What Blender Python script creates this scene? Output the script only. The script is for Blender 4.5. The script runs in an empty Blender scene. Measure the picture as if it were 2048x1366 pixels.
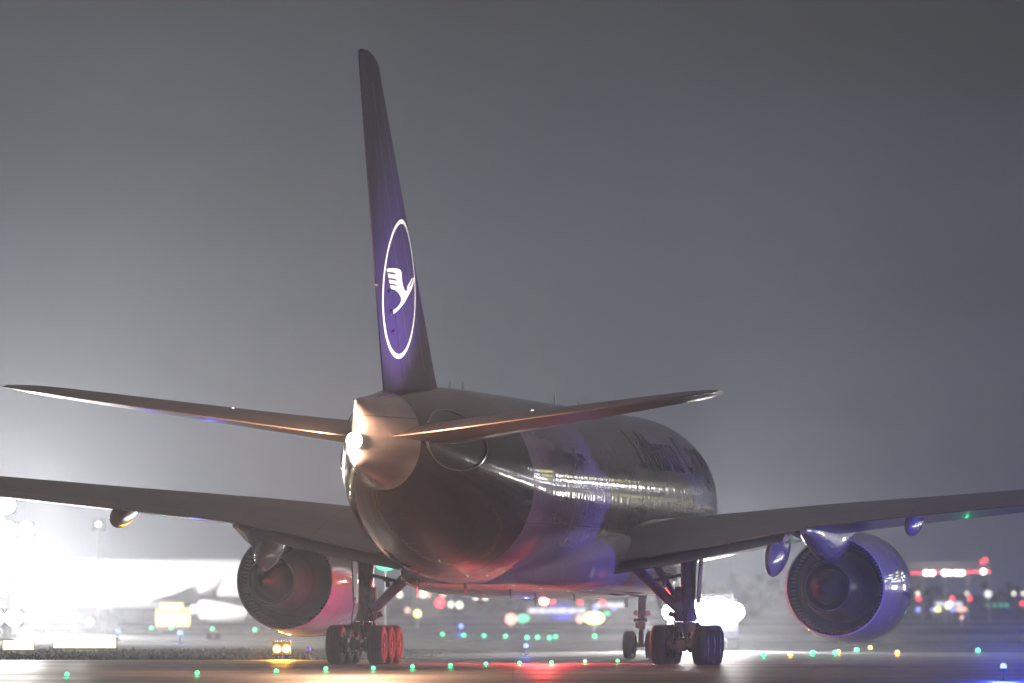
import bpy, bmesh, math, random
from mathutils import Vector, Matrix
from mathutils.geometry import tessellate_polygon
R = math.radians
random.seed(7)
C = bpy.context.scene.collection
scn = bpy.context.scene

# ------------------------------------------------------------------ camera
FPX, HOR, CAMH = 15493.0, 1214.0, 1.926       # focal length in photo pixels, horizon row, eye height
cd = bpy.data.cameras.new('Camera'); cam = bpy.data.objects.new('Camera', cd); C.objects.link(cam)
cam.location = (0, 0, CAMH)
cam.rotation_euler = (R(90) + math.atan((HOR - 683) / FPX), 0, 0)
cd.sensor_width = 36; cd.lens = FPX / 2048 * 36
cd.clip_start = 1; cd.clip_end = 12000
cd.dof.use_dof = True; cd.dof.focus_distance = 250; cd.dof.aperture_fstop = 1.25
scn.camera = cam

# ------------------------------------------------------------------ world: dull, lamp-lit night overcast
w = bpy.data.worlds.new("World"); scn.world = w; w.use_nodes = True
nt = w.node_tree; nt.nodes.clear()
def N(nt, t, **k):
    n = nt.nodes.new(t)
    for a, b in k.items(): setattr(n, a, b)
    return n
def ramp(nt, stops, src):
    r = N(nt, 'ShaderNodeValToRGB'); e = r.color_ramp.elements
    while len(e) > 1: e.remove(e[-1])
    e[0].position = stops[0][0]; e[0].color = (*stops[0][1], 1)
    for p, c in stops[1:]:
        x = e.new(p); x.color = (*c, 1)
    nt.links.new(src, r.inputs[0]); return r
out = N(nt, 'ShaderNodeOutputWorld'); add = N(nt, 'ShaderNodeAddShader')
bg1 = N(nt, 'ShaderNodeBackground'); bg2 = N(nt, 'ShaderNodeBackground')
sky = N(nt, 'ShaderNodeTexSky', sky_type='NISHITA'); sky.sun_disc = False
SUN_EL, SUN_ROT = R(-6), R(200)
sky.sun_elevation = SUN_EL; sky.sun_rotation = SUN_ROT
nt.links.new(sky.outputs[0], bg1.inputs[0]); bg1.inputs[1].default_value = 0.05
tc = N(nt, 'ShaderNodeTexCoord'); sp = N(nt, 'ShaderNodeSeparateXYZ')
nt.links.new(tc.outputs['Generated'], sp.inputs[0])
def mth(nt, op, a, b=None, c=None, clamp=False):
    m = N(nt, 'ShaderNodeMath', operation=op, use_clamp=clamp)
    for i, v in enumerate((a, b, c)):
        if v is None: continue
        if isinstance(v, (int, float)): m.inputs[i].default_value = v
        else: nt.links.new(v, m.inputs[i])
    return m.outputs[0]
# low, uneven cloud sheet lit from below by the city and the airport
el = mth(nt, 'ADD', sp.outputs[2], mth(nt, 'MULTIPLY', sp.outputs[0], 0.06))
mp = N(nt, 'ShaderNodeMapping'); mp.inputs['Scale'].default_value = (14, 14, 60)
nt.links.new(tc.outputs['Generated'], mp.inputs[0])
nz = N(nt, 'ShaderNodeTexNoise'); nz.inputs['Scale'].default_value = 1.0; nz.inputs['Detail'].default_value = 4
nt.links.new(mp.outputs[0], nz.inputs[0])
el2 = mth(nt, 'ADD', el, mth(nt, 'MULTIPLY', mth(nt, 'SUBTRACT', nz.outputs[0], 0.5), 0.075))
rp = ramp(nt, [(0.0, (.058, .072, .118)), (0.012, (.058, .071, .108)), (0.03, (.036, .05, .08)), (0.055, (.019, .026, .045)),
               (0.08, (.008, .009, .013)), (0.3, (.09, .08, .075)), (1, (.09, .078, .07))], el2)
nt.links.new(rp.outputs[0], bg2.inputs[0])
# warmer and brighter from the town side behind the viewer
d_ = mth(nt, 'ADD', mth(nt, 'MULTIPLY', sp.outputs[0], -.4), mth(nt, 'MULTIPLY', sp.outputs[1], -.9), clamp=True)
beh = mth(nt, 'MULTIPLY', mth(nt, 'POWER', d_, 1.6), mth(nt, 'SUBTRACT', 1.0, mth(nt, 'MULTIPLY', sp.outputs[2], 1.4), clamp=True))
mx = N(nt, 'ShaderNodeMix', data_type='RGBA', blend_type='ADD'); mx.inputs[0].default_value = 1
sc_ = N(nt, 'ShaderNodeVectorMath', operation='SCALE'); sc_.inputs[0].default_value = (.22, .175, .15)
nt.links.new(beh, sc_.inputs['Scale'])
nt.links.new(rp.outputs[0], mx.inputs[6]); nt.links.new(sc_.outputs[0], mx.inputs[7])
nt.links.new(mx.outputs[2], bg2.inputs[0]); bg2.inputs[1].default_value = 1.0
nt.links.new(bg1.outputs[0], add.inputs[0]); nt.links.new(bg2.outputs[0], add.inputs[1]); nt.links.new(add.outputs[0], out.inputs[0])

scn.view_settings.view_transform = 'Standard'; scn.view_settings.look = 'None'
scn.view_settings.exposure = 0; scn.view_settings.gamma = 1
cy = scn.cycles
cy.use_denoising = True
cy.sample_clamp_direct = 60; cy.sample_clamp_indirect = 3
cy.max_bounces = 5; cy.diffuse_bounces = 2; cy.glossy_bounces = 3; cy.transmission_bounces = 3; cy.transparent_max_bounces = 8; cy.volume_bounces = 0
cy.caustics_reflective = False; cy.caustics_refractive = False

# ------------------------------------------------------------------ helpers
class MB:
    def __init__(s): s.v = []; s.f = []; s.m = []; s.cur = 0
    def face(s, idx): s.f.append(tuple(idx)); s.m.append(s.cur)
    def box(s, c, d, rot=None):
        b = len(s.v); M = rot if rot else Matrix.Identity(3)
        for x in (-.5, .5):
            for y in (-.5, .5):
                for z in (-.5, .5):
                    s.v.append(Vector(c) + M @ Vector((x * d[0], y * d[1], z * d[2])))
        for f in ((0, 1, 3, 2), (4, 6, 7, 5), (0, 4, 5, 1), (2, 3, 7, 6), (0, 2, 6, 4), (1, 5, 7, 3)): s.face([b + i for i in f])
    def rings(s, rs, cap=True, closed=True):
        b = len(s.v); n = len(rs[0])
        for r in rs: s.v += [Vector(p) for p in r]
        for i in range(len(rs) - 1):
            for j in range(n if closed else n - 1):
                k = (j + 1) % n
                s.face((b + i * n + j, b + i * n + k, b + (i + 1) * n + k, b + (i + 1) * n + j))
        if cap:
            s.face([b + j for j in range(n)][::-1]); s.face([b + (len(rs) - 1) * n + j for j in range(n)])
    def lathe(s, prof, o=(0, 0, 0), axis=(0, 1, 0), n=32, cap=False):
        ax = Vector(axis).normalized(); u = ax.orthogonal().normalized(); v = ax.cross(u); o = Vector(o)
        s.rings([[o + ax * t + (u * math.cos(2 * math.pi * k / n) + v * math.sin(2 * math.pi * k / n)) * max(r, 1e-4) for k in range(n)] for t, r in prof], cap)
    def tube(s, a, b, r, r2=None, n=12):
        a = Vector(a); b = Vector(b); L = (b - a).length
        s.lathe([(0, r), (L, r if r2 is None else r2)], a, b - a, n, True)
    def ball(s, c, r, n=12, sq=(1, 1, 1)):
        rs = []
        for i in range(n // 2 + 1):
            t = math.pi * i / (n // 2)
            rs.append([Vector(c) + Vector((sq[0] * r * math.sin(t) * math.cos(2 * math.pi * k / n), sq[1] * r * math.sin(t) * math.sin(2 * math.pi * k / n), sq[2] * r * math.cos(t))) for k in range(n)])
        s.rings(rs, False)
    def build(s, name, mats, parent=None, smooth=True, angle=40, loc=None, clean=True):
        me = bpy.data.meshes.new(name); me.from_pydata([tuple(p) for p in s.v], [], s.f)
        if not isinstance(mats, (list, tuple)): mats = [mats]
        for m in mats: me.materials.append(m)
        for p, mi in zip(me.polygons, s.m): p.material_index = mi
        if clean:
            bm = bmesh.new(); bm.from_mesh(me); bmesh.ops.remove_doubles(bm, verts=bm.verts, dist=1e-4)
            bmesh.ops.recalc_face_normals(bm, faces=bm.faces); bm.to_mesh(me); bm.free()
        o = bpy.data.objects.new(name, me); C.objects.link(o)
        if smooth:
            for p in me.polygons: p.use_smooth = True
            try: me.set_sharp_from_angle(angle=R(angle))
            except Exception: pass
        if parent: o.parent = parent
        if loc: o.location = loc
        return o
def tag(o, label=None, cat=None, group=None, kind=None):
    if label: o['label'] = label
    if cat: o['category'] = cat
    if group: o['group'] = group
    if kind: o['kind'] = kind
    return o
def empty(name, loc=(0, 0, 0), rz=0, parent=None):
    o = bpy.data.objects.new(name, None); C.objects.link(o); o.location = loc; o.rotation_euler = (0, 0, rz)
    if parent: o.parent = parent
    return o
def copy_tree(o, parent=None):
    c = o.copy(); C.objects.link(c); c.parent = parent
    for ch in list(o.children): copy_tree(ch, c)
    return c
def mat(name, col, rough=.5, metal=0, coat=0, spec=.5, noise=0, nscale=3.0, emit=None, es=0, bump=0, bscale=20, sample=False, stretch=(1, 1, 1)):
    m = bpy.data.materials.new(name); m.use_nodes = True; nt = m.node_tree
    b = nt.nodes['Principled BSDF']
    b.inputs['Base Color'].default_value = (*col, 1); b.inputs['Roughness'].default_value = rough
    b.inputs['Metallic'].default_value = metal; b.inputs['Coat Weight'].default_value = coat; b.inputs['Coat Roughness'].default_value = .04
    b.inputs['Specular IOR Level'].default_value = spec
    if noise or bump:
        t = N(nt, 'ShaderNodeTexCoord'); mp = N(nt, 'ShaderNodeMapping'); mp.inputs['Scale'].default_value = stretch
        nt.links.new(t.outputs['Object'], mp.inputs[0])
    if noise:
        n = N(nt, 'ShaderNodeTexNoise'); n.inputs['Scale'].default_value = nscale; n.inputs['Detail'].default_value = 5
        nt.links.new(mp.outputs[0], n.inputs[0])
        r = ramp(nt, [(.25, tuple(c * (1 - noise) for c in col)), (.75, tuple(min(1, c * (1 + noise)) for c in col))], n.outputs[0])
        nt.links.new(r.outputs[0], b.inputs['Base Color'])
    if bump:
        n2 = N(nt, 'ShaderNodeTexNoise'); n2.inputs['Scale'].default_value = bscale; n2.inputs['Detail'].default_value = 4
        nt.links.new(mp.outputs[0], n2.inputs[0])
        bp = N(nt, 'ShaderNodeBump'); bp.inputs['Strength'].default_value = bump; bp.inputs['Distance'].default_value = .02
        nt.links.new(n2.outputs[0], bp.inputs['Height']); nt.links.new(bp.outputs[0], b.inputs['Normal'])
    if emit:
        b.inputs['Emission Color'].default_value = (*emit, 1); b.inputs['Emission Strength'].default_value = es
        m.cycles.emission_sampling = 'AUTO' if sample else 'NONE'
    return m
def spot(loc, target, power, col, ang=70, parent=None, r=.08, blend=.6, name='spot_light', pt=False):
    l = bpy.data.lights.new(name, 'POINT' if pt else 'SPOT'); l.energy = power; l.color = col; l.shadow_soft_size = r
    if not pt: l.spot_size = R(ang); l.spot_blend = blend
    o = bpy.data.objects.new(name, l); C.objects.link(o); o.location = loc
    if not pt:
        d = Vector(target) - Vector(loc); o.rotation_euler = d.to_track_quat('-Z', 'Y').to_euler()
    if parent: o.parent = parent
    return o
def P(px, py, D):     # world point seen at a photo pixel at distance D
    return Vector(((px - 1024) / FPX * D, D, CAMH + (HOR - py) / FPX * D))
def G(px, py):        # ground point at a photo pixel
    D = FPX * CAMH / (py - HOR); return Vector(((px - 1024) / FPX * D, D, 0))
ORD = ['first', 'second', 'third', 'fourth', 'fifth', 'sixth', 'seventh', 'eighth', 'ninth', 'tenth', 'eleventh', 'twelfth', 'thirteenth', 'fourteenth', 'fifteenth', 'sixteenth', 'seventeenth', 'eighteenth', 'nineteenth', 'twentieth']
def interp(tab, x):
    if x <= tab[0][0]: return tab[0][1:]
    for a, b in zip(tab, tab[1:]):
        if x <= b[0]:
            t = (x - a[0]) / (b[0] - a[0]); return tuple(p + (q - p) * t for p, q in zip(a[1:], b[1:]))
    return tab[-1][1:]

# a weak, high moon behind the cloud: the one sun lamp
sl = bpy.data.lights.new('sun', 'SUN'); sl.energy = .03; sl.angle = R(10); sl.color = (1, .93, .85)
so = bpy.data.objects.new('sun', sl); C.objects.link(so); so.rotation_euler = (R(40), 0, R(-20))

# ------------------------------------------------------------------ materials
def fuselage_paint():
    m = mat('fuselage_paint', (.6, .6, .62), .22, coat=1, noise=0); nt = m.node_tree; b = nt.nodes['Principled BSDF']
    t = N(nt, 'ShaderNodeTexCoord'); s = N(nt, 'ShaderNodeSeparateXYZ'); nt.links.new(t.outputs['Object'], s.inputs[0])
    # local y = 31.8 - station;  dark blue aft of a slanted plane, white tail cone
    q = mth(nt, 'ADD', s.outputs[1], mth(nt, 'MULTIPLY', s.outputs[2], .10))      # y + .1 z
    blue = mth(nt, 'MULTIPLY', mth(nt, 'LESS_THAN', q, -15.75), mth(nt, 'GREATER_THAN', s.outputs[1], -26.55))
    # panel seams: rings every 2.6 m and long laps
    fr = mth(nt, 'FRACT', mth(nt, 'DIVIDE', s.outputs[1], 2.64))
    seam = mth(nt, 'LESS_THAN', fr, .006)
    lap = mth(nt, 'LESS_THAN', mth(nt, 'ABSOLUTE', mth(nt, 'SUBTRACT', s.outputs[2], 7.62)), .015)
    lap2 = mth(nt, 'LESS_THAN', mth(nt, 'ABSOLUTE', mth(nt, 'SUBTRACT', s.outputs[2], 4.6)), .012)
    sm = mth(nt, 'MAXIMUM', seam, mth(nt, 'MAXIMUM', lap, lap2))
    n = N(nt, 'ShaderNodeTexNoise'); n.inputs['Scale'].default_value = .8; n.inputs['Detail'].default_value = 6
    mp = N(nt, 'ShaderNodeMapping'); mp.inputs['Scale'].default_value = (1, .25, 2.5); nt.links.new(t.outputs['Object'], mp.inputs[0]); nt.links.new(mp.outputs[0], n.inputs[0])
    white = ramp(nt, [(.3, (.5, .49, .49)), (.6, (.72, .7, .71))], n.outputs[0])
    m1 = N(nt, 'ShaderNodeMix', data_type='RGBA'); nt.links.new(blue, m1.inputs[0]); nt.links.new(white.outputs[0], m1.inputs[6]); m1.inputs[7].default_value = (.006, .008, .022, 1)
    m2 = N(nt, 'ShaderNodeMix', data_type='RGBA', blend_type='MULTIPLY'); nt.links.new(mth(nt, 'MULTIPLY', sm, .45), m2.inputs[0]); nt.links.new(m1.outputs[2], m2.inputs[6]); m2.inputs[7].default_value = (0, 0, 0, 1)
    nt.links.new(m2.outputs[2], b.inputs['Base Color'])
    # slightly wavy skin between frames
    n2 = N(nt, 'ShaderNodeTexNoise'); n2.inputs['Scale'].default_value = 1.6; n2.inputs['Detail'].default_value = 2
    mp2 = N(nt, 'ShaderNodeMapping'); mp2.inputs['Scale'].default_value = (.8, 1.2, .8); nt.links.new(t.outputs['Object'], mp2.inputs[0]); nt.links.new(mp2.outputs[0], n2.inputs[0])
    bp = N(nt, 'ShaderNodeBump'); bp.inputs['Strength'].default_value = .16; bp.inputs['Distance'].default_value = .05
    nt.links.new(n2.outputs[0], bp.inputs['Height']); nt.links.new(bp.outputs[0], b.inputs['Normal']); nt.links.new(bp.outputs[0], b.inputs['Coat Normal'])
    return m
def seams(m, axis_scale, wdt, dark):
    nt = m.node_tree; b = nt.nodes['Principled BSDF']; t = N(nt, 'ShaderNodeTexCoord'); sp = N(nt, 'ShaderNodeSeparateXYZ'); nt.links.new(t.outputs['Object'], sp.inputs[0])
    ms = [mth(nt, 'LESS_THAN', mth(nt, 'FRACT', mth(nt, 'DIVIDE', sp.outputs[a], sc)), w_ / sc) for a, sc, w_ in axis_scale]
    q = ms[0]
    for k in ms[1:]: q = mth(nt, 'MAXIMUM', q, k)
    src = b.inputs['Base Color'].links[0].from_socket if b.inputs['Base Color'].links else None
    mx = N(nt, 'ShaderNodeMix', data_type='RGBA', blend_type='MULTIPLY'); nt.links.new(mth(nt, 'MULTIPLY', q, dark), mx.inputs[0])
    if src: nt.links.new(src, mx.inputs[6])
    mx.inputs[7].default_value = (0, 0, 0, 1); nt.links.new(mx.outputs[2], b.inputs['Base Color']); return m
M = dict(
    fus=fuselage_paint(),
    blue=mat('dark_blue_paint', (.024, .011, .088), .5, coat=0, spec=.12, noise=.2, nscale=.5, bump=.1, bscale=1.2),
    white=mat('white_marking', (.85, .85, .85), .35),
    ink=mat('dark_lettering', (.008, .01, .04), .3, coat=.6),
    ink2=mat('blue_lettering', (.02, .03, .12), .3, coat=.6),
    wing=mat('wing_grey_paint', (.11, .107, .103), .32, coat=.3, noise=.18, nscale=.6, bump=.2, bscale=1.5, stretch=(.5, 1, 1)),
    stab=mat('tailplane_grey_paint', (.15, .12, .11), .3, coat=.3, noise=.2, nscale=.7, bump=.1, bscale=1.5),
    fair=mat('fairing_grey_paint', (.3, .3, .3), .25, coat=.7, noise=.12, nscale=1),
    nac=mat('nacelle_white_paint', (.6, .6, .62), .25, coat=1, noise=.06, nscale=.8, bump=.1, bscale=1.5),
    duct=mat('dark_duct_metal', (.012, .012, .013), .45, metal=.3, noise=.3, nscale=4),
    core=mat('core_cowl_metal', (.08, .075, .08), .38, metal=.6, noise=.2, nscale=2),
    core2=mat('burnt_nozzle_metal', (.05, .045, .043), .42, metal=.7, noise=.3, nscale=3),
    vane=mat('steel_vane', (.16, .16, .17), .3, metal=1),
    tyre=mat('tyre_rubber', (.016, .015, .015), .7, noise=.3, nscale=6, bump=.4, bscale=20),
    rim=mat('wheel_grey_paint', (.35, .34, .34), .35, coat=.4),
    gear=mat('gear_grey_paint', (.16, .155, .15), .35, noise=.3, nscale=5, metal=.2),
    chrome=mat('polished_steel', (.7, .7, .72), .12, metal=1),
    black=mat('black_hose', (.012, .012, .012), .5),
    gpaint=mat('dark_steel_housing', (.05, .05, .05), .5, noise=.3, nscale=8),
    yellow=mat('yellow_housing', (.6, .36, .02), .45, noise=.2, nscale=8),
)
def lampm(name, col, s): return mat(name, (.1, .1, .1), .4, emit=col, es=s)
L = dict(
    green=lampm('green_lamp_glass', (.1, 1, .42), 2.6), blue=lampm('blue_lamp_glass', (.14, .2, 1), 4),
    bluebig=lampm('blue_lamp_glass_bright', (.22, .34, 1), 3.4), amber=lampm('amber_lamp_glass', (1, .6, .12), 5),
    warm=lampm('warm_white_lamp_glass', (1, .85, .6), 30), white=lampm('white_lamp_glass', (1, .98, .95), 40),
    red=lampm('red_lamp_glass', (1, .16, .1), 8), pale=lampm('pale_lamp_glass', (1, .95, .78), 2.2),
    redfar=lampm('far_red_lamp_glass', (1, .08, .12), 2.2), yell=lampm('yellow_lamp_glass', (1, .95, .3), 2.4),
    pink=lampm('pink_lamp_glass', (1, .5, .4), 1.6), sign=lampm('lit_sign_face', (1, .93, .55), 3.2),
    signy=lampm('lit_yellow_face', (1, .9, .2), 4), strip=lampm('lit_strip', (.9, .9, 1), 1.3),
    greenfar=lampm('far_green_lamp_glass', (.15, .8, .45), 1.6), bluefar=lampm('far_blue_lamp_glass', (.3, .35, 1), 1.6),
)

seams(M['wing'], [(0, 2.35, .03), (1, 1.9, .04)], 0, .6); seams(M['stab'], [(0, 1.9, .025), (1, 1.6, .03)], 0, .5); seams(M['nac'], [(1, 2.1, .02)], 0, .4)
# ------------------------------------------------------------------ ground
def sheet(name, pts, z, m, nx=1):
    mb = MB(); mb.v = [Vector((x, y, z)) for x, y in pts]; mb.face(range(len(pts)))
    o = mb.build(name, m, smooth=False); return tag(o, kind='structure')
def ground_mat(name, c1, c2, rough, sc, bump, bs, spec=.5, wet=0):
    m = mat(name, c1, rough, spec=spec); nt = m.node_tree; b = nt.nodes['Principled BSDF']
    t = N(nt, 'ShaderNodeTexCoord'); n = N(nt, 'ShaderNodeTexNoise'); n.inputs['Scale'].default_value = sc; n.inputs['Detail'].default_value = 8
    n.inputs['Roughness'].default_value = .65
    nt.links.new(t.outputs['Object'], n.inputs[0])
    r = ramp(nt, [(.3, c1), (.7, c2)], n.outputs[0]); nt.links.new(r.outputs[0], b.inputs['Base Color'])
    n3 = N(nt, 'ShaderNodeTexNoise'); n3.inputs['Scale'].default_value = .12; n3.inputs['Detail'].default_value = 4; nt.links.new(t.outputs['Object'], n3.inputs[0])
    rr = ramp(nt, [(.35, (rough - wet,) * 3), (.65, (rough + .1,) * 3)], n3.outputs[0]); nt.links.new(rr.outputs[0], b.inputs['Roughness'])
    n2 = N(nt, 'ShaderNodeTexNoise'); n2.inputs['Scale'].default_value = bs; n2.inputs['Detail'].default_value = 3; nt.links.new(t.outputs['Object'], n2.inputs[0])
    bp = N(nt, 'ShaderNodeBump'); bp.inputs['Strength'].default_value = bump; bp.inputs['Distance'].default_value = .03
    nt.links.new(n2.outputs[0], bp.inputs['Height']); nt.links.new(bp.outputs[0], b.inputs['Normal'])
    return m
grassm = ground_mat('grass_ground', (.02, .022, .012), (.045, .045, .026), .95, 2.5, 1, 6, .03)
asph = ground_mat('taxiway_concrete', (.13, .122, .112), (.2, .19, .175), .5, .5, .25, 9, .5, .12)
asph2 = ground_mat('far_taxiway_concrete', (.16, .16, .16), (.22, .22, .215), .5, .2, .25, 4, .5, .1)
def streaks(m):   # rubber marks and damp bands along the taxiway, and slab joints
    nt = m.node_tree; b = nt.nodes['Principled BSDF']; t = N(nt, 'ShaderNodeTexCoord'); mp = N(nt, 'ShaderNodeMapping'); mp.inputs['Scale'].default_value = (.012, .16, 1)
    nt.links.new(t.outputs['Object'], mp.inputs[0]); n = N(nt, 'ShaderNodeTexNoise'); n.inputs['Scale'].default_value = 1; n.inputs['Detail'].default_value = 6; nt.links.new(mp.outputs[0], n.inputs[0])
    r = ramp(nt, [(.35, (.38,) * 3), (.62, (1,) * 3)], n.outputs[0]); src = b.inputs['Base Color'].links[0].from_socket
    mx = N(nt, 'ShaderNodeMix', data_type='RGBA', blend_type='MULTIPLY'); mx.inputs[0].default_value = 1; nt.links.new(src, mx.inputs[6]); nt.links.new(r.outputs[0], mx.inputs[7]); nt.links.new(mx.outputs[2], b.inputs['Base Color'])
    seams(m, [(0, 7.5, .05), (1, 7.5, .09)], 0, .75)
streaks(asph); streaks(asph2)
sheet('ground', [(-2500, -100), (2500, -100), (2500, 4000), (-2500, 4000)], -.012, grassm)
sheet('taxiway', [(-600, -60), (600, -60), (600, 333), (30, 331), (16, 327), (8, 318), (2.5, 302), (-1.5, 290), (-6, 284), (-12, 282.6), (-600, 282)], 0, asph)
sheet('taxiway_beyond', [(-900, 447), (900, 440), (900, 545), (-900, 552)], -.004, asph2)
sheet('runway', [(-1500, 730), (1500, 690), (1500, 770), (-1500, 812)], -.004, asph2)
sheet('runway_beyond', [(-2000, 1010), (2000, 930), (2000, 1060), (-2000, 1150)], -.004, asph2)
# painted yellow taxi line, curving, with dark borders
def ribbon(name, pts, wd, z, m):
    mb = MB(); vs = []
    for i, p in enumerate(pts):
        a = Vector(pts[max(0, i - 1)]); b = Vector(pts[min(len(pts) - 1, i + 1)]); d = (b - a).normalized(); nrm = Vector((-d.y, d.x))
        q = Vector(p); vs.append((q + nrm * wd / 2, q - nrm * wd / 2))
    for a, b in vs: mb.v += [Vector((a.x, a.y, z)), Vector((b.x, b.y, z))]
    for i in range(len(pts) - 1): mb.face((2 * i, 2 * i + 1, 2 * i + 3, 2 * i + 2))
    return mb.build(name, m, smooth=False)
ylw = mat('yellow_line_paint', (.5, .36, .06), .55, noise=.3, nscale=4)
wht = mat('white_line_paint', (.62, .6, .56), .55, noise=.3, nscale=4)
cen = [(x, 246 + .42 * (x + 4) if x > -4 else 246 - (x + 4) ** 2 * .012) for x in [i * .5 for i in range(-140, 140)]]
cen = [(-60 + i * 1.2, 221 + i * .62 - .0008 * i * i) for i in range(110)]
tag(ribbon('taxi_line', cen, .3, .004, ylw), kind='structure')
tag(ribbon('taxiway_edge_line', [(-200, 277), (-100, 277.6), (-20, 278.4), (-8, 280), (0, 285.5), (6, 299), (14, 318), (28, 324.5), (60, 326), (300, 326)], .3, .004, ylw), kind='structure')
loop = []
for i in range(60):
    t = i / 59; loop.append((-7.2 + 9 * t, 233 - 5.5 * math.sin(t * 1.57) ** 1 ))
loop = [(-6.1 + .55 * math.cos(a), 240 + 5 * math.sin(a)) for a in [math.pi * (0.5 + i / 20) for i in range(21)]] + [(-6.1 + 16 * t, 235 - 9 * t) for t in [i / 30 for i in range(1, 31)]]
tag(ribbon('taxi_line_branch', loop, .15, .008, ylw), kind='structure')

# grass verge: real blades along the pavement edge
def grass():
    mb = MB(); rnd = random.Random(3)
    def edge(x):
        for a, b in zip(E, E[1:]):
            if a[0] <= x <= b[0]: return a[1] + (b[1] - a[1]) * (x - a[0]) / (b[0] - a[0])
        return 333
    E = [(-60, 283), (-6, 284.3), (-1.5, 290.6), (2.5, 302.5), (8, 319), (16, 328), (60, 332.5)]
    for i in range(9000):
        x = rnd.uniform(-34, -3); y = edge(x) + rnd.random() ** 1.6 * 70 + .1
        h = min(1, (-2.5 - x) / 9) * rnd.uniform(.02, .1) * (2.2 if rnd.random() < .07 else 1); a = rnd.uniform(0, math.pi); wd = rnd.uniform(.02, .05)
        dx, dy = math.cos(a) * wd, math.sin(a) * wd; lx, ly = rnd.uniform(-.06, .06), rnd.uniform(-.06, .06); b = len(mb.v)
        mb.v += [Vector((x - dx, y - dy, -.02)), Vector((x + dx, y + dy, -.02)), Vector((x + lx, y + ly, h))]; mb.face((b, b + 1, b + 2))
    o = mb.build('grass', mat('grass_blades', (.014, .014, .008), .7, noise=.4, nscale=.4, spec=0), smooth=False, clean=False)
    tag(o, 'rough dry grass growing along the far edge of the taxiway', 'grass', kind='stuff')
grass()

# ------------------------------------------------------------------ the cargo aircraft  (local +Y forward, station s -> y = 31.8 - s)
ROOT = empty('cargo_aircraft', (0.44, 260.3, 0)); ROOT.rotation_euler = (0, 0.012, -0.1669)
tag(ROOT, 'large white freighter seen from behind, dark blue fin with ringed bird emblem', 'airplane')
FUS = [  # s, top, bottom, half width
    (0, 4.95, 4.75, .1), (.4, 5.6, 4.1, .75), (1, 6.1, 3.7, 1.2), (2, 6.8, 3.3, 1.75), (3.5, 7.7, 2.95, 2.3), (5.5, 8.45, 2.75, 2.75), (8, 8.78, 2.65, 3.03),
    (11, 8.85, 2.65, 3.1), (43, 8.85, 2.65, 3.1), (46, 8.84, 2.72, 3.06), (48, 8.83, 2.9, 2.95), (50, 8.81, 3.2, 2.74), (52, 8.77, 3.62, 2.45), (54, 8.71, 4.1, 2.1),
    (56, 8.62, 4.68, 1.68), (57.5, 8.5, 5.18, 1.35), (58.5, 8.42, 5.5, 1.12), (60, 8.3, 5.72, .78), (61.5, 8.2, 5.9, .42), (62.6, 8.12, 6.02, .16), (62.95, 8.05, 6.1, .05)]
def smooth_tab(tab, x):   # Catmull-Rom
    for i in range(len(tab) - 1):
        if x <= tab[i + 1][0]:
            p1, p2 = tab[i], tab[i + 1]; p0 = tab[max(0, i - 1)]; p3 = tab[min(len(tab) - 1, i + 2)]
            h = p2[0] - p1[0]; t = (x - p1[0]) / h; r = []
            for k in range(1, len(p1)):
                m1 = (p2[k] - p0[k]) / max(1e-6, p2[0] - p0[0]) * h; m2 = (p3[k] - p1[k]) / max(1e-6, p3[0] - p1[0]) * h
                r.append((2 * t**3 - 3 * t**2 + 1) * p1[k] + (t**3 - 2 * t**2 + t) * m1 + (-2 * t**3 + 3 * t**2) * p2[k] + (t**3 - t**2) * m2)
            return r
    return tab[-1][1:]
def fus_ring(s, n=64):
    t, b, h = smooth_tab(FUS, s); zc = (t + b) / 2
    return [Vector((h * math.sin(2 * math.pi * k / n), 31.8 - s, zc + (t - b) / 2 * math.cos(2 * math.pi * k / n))) for k in range(n)]
mb = MB(); ss = [0, .1, .2, .4, .7, 1, 1.5, 2, 2.7, 3.5, 4.5, 5.5, 6.7, 8, 9.5, 11] + [11 + i * 1.6 for i in range(1, 20)] + [43 + i * .5 for i in range(39)] + [62.3, 62.6, 62.8, 62.95]
mb.rings([fus_ring(s) for s in ss]); fus = mb.build('fuselage', M['fus'], ROOT, angle=60)
# blade-like cap, exhaust slot and seams of the tail cone
for s in (58.9, 60.9):
    mb = MB(); rg = fus_ring(s, 64); c = sum(rg, Vector()) / 64
    mb.rings([[c + (p - c) * 1.003 + Vector((0, d, 0)) for p in rg] for d in (0, .03)], False)
    mb.build('seam_ring', M['gear'], fus)
# wing to body fairing
mb = MB(); rs = []
for s, hw, bt, tp in [(16.5, 2.2, 2.7, 3.4), (17.5, 2.9, 2.45, 3.7), (19, 3.25, 2.3, 4.0), (22, 3.5, 2.22, 4.4), (28, 3.6, 2.2, 4.7), (33, 3.55, 2.2, 4.7), (36, 3.4, 2.25, 4.3), (39, 3.0, 2.36, 3.9), (41.5, 2.4, 2.5, 3.5), (43, 1.6, 2.66, 3.1)]:
    r = []
    for k in range(48):
        a = 2 * math.pi * k / 48; cx, cz = math.sin(a), math.cos(a); e = .6
        r.append(Vector((hw * math.copysign(abs(cx) ** e, cx), 31.8 - s, (tp + bt) / 2 + (tp - bt) / 2 * math.copysign(abs(cz) ** e, cz))))
    rs.append(r)
mb.rings(rs); mb.build('belly_fairing', M['nac'], ROOT, angle=60)

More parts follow.
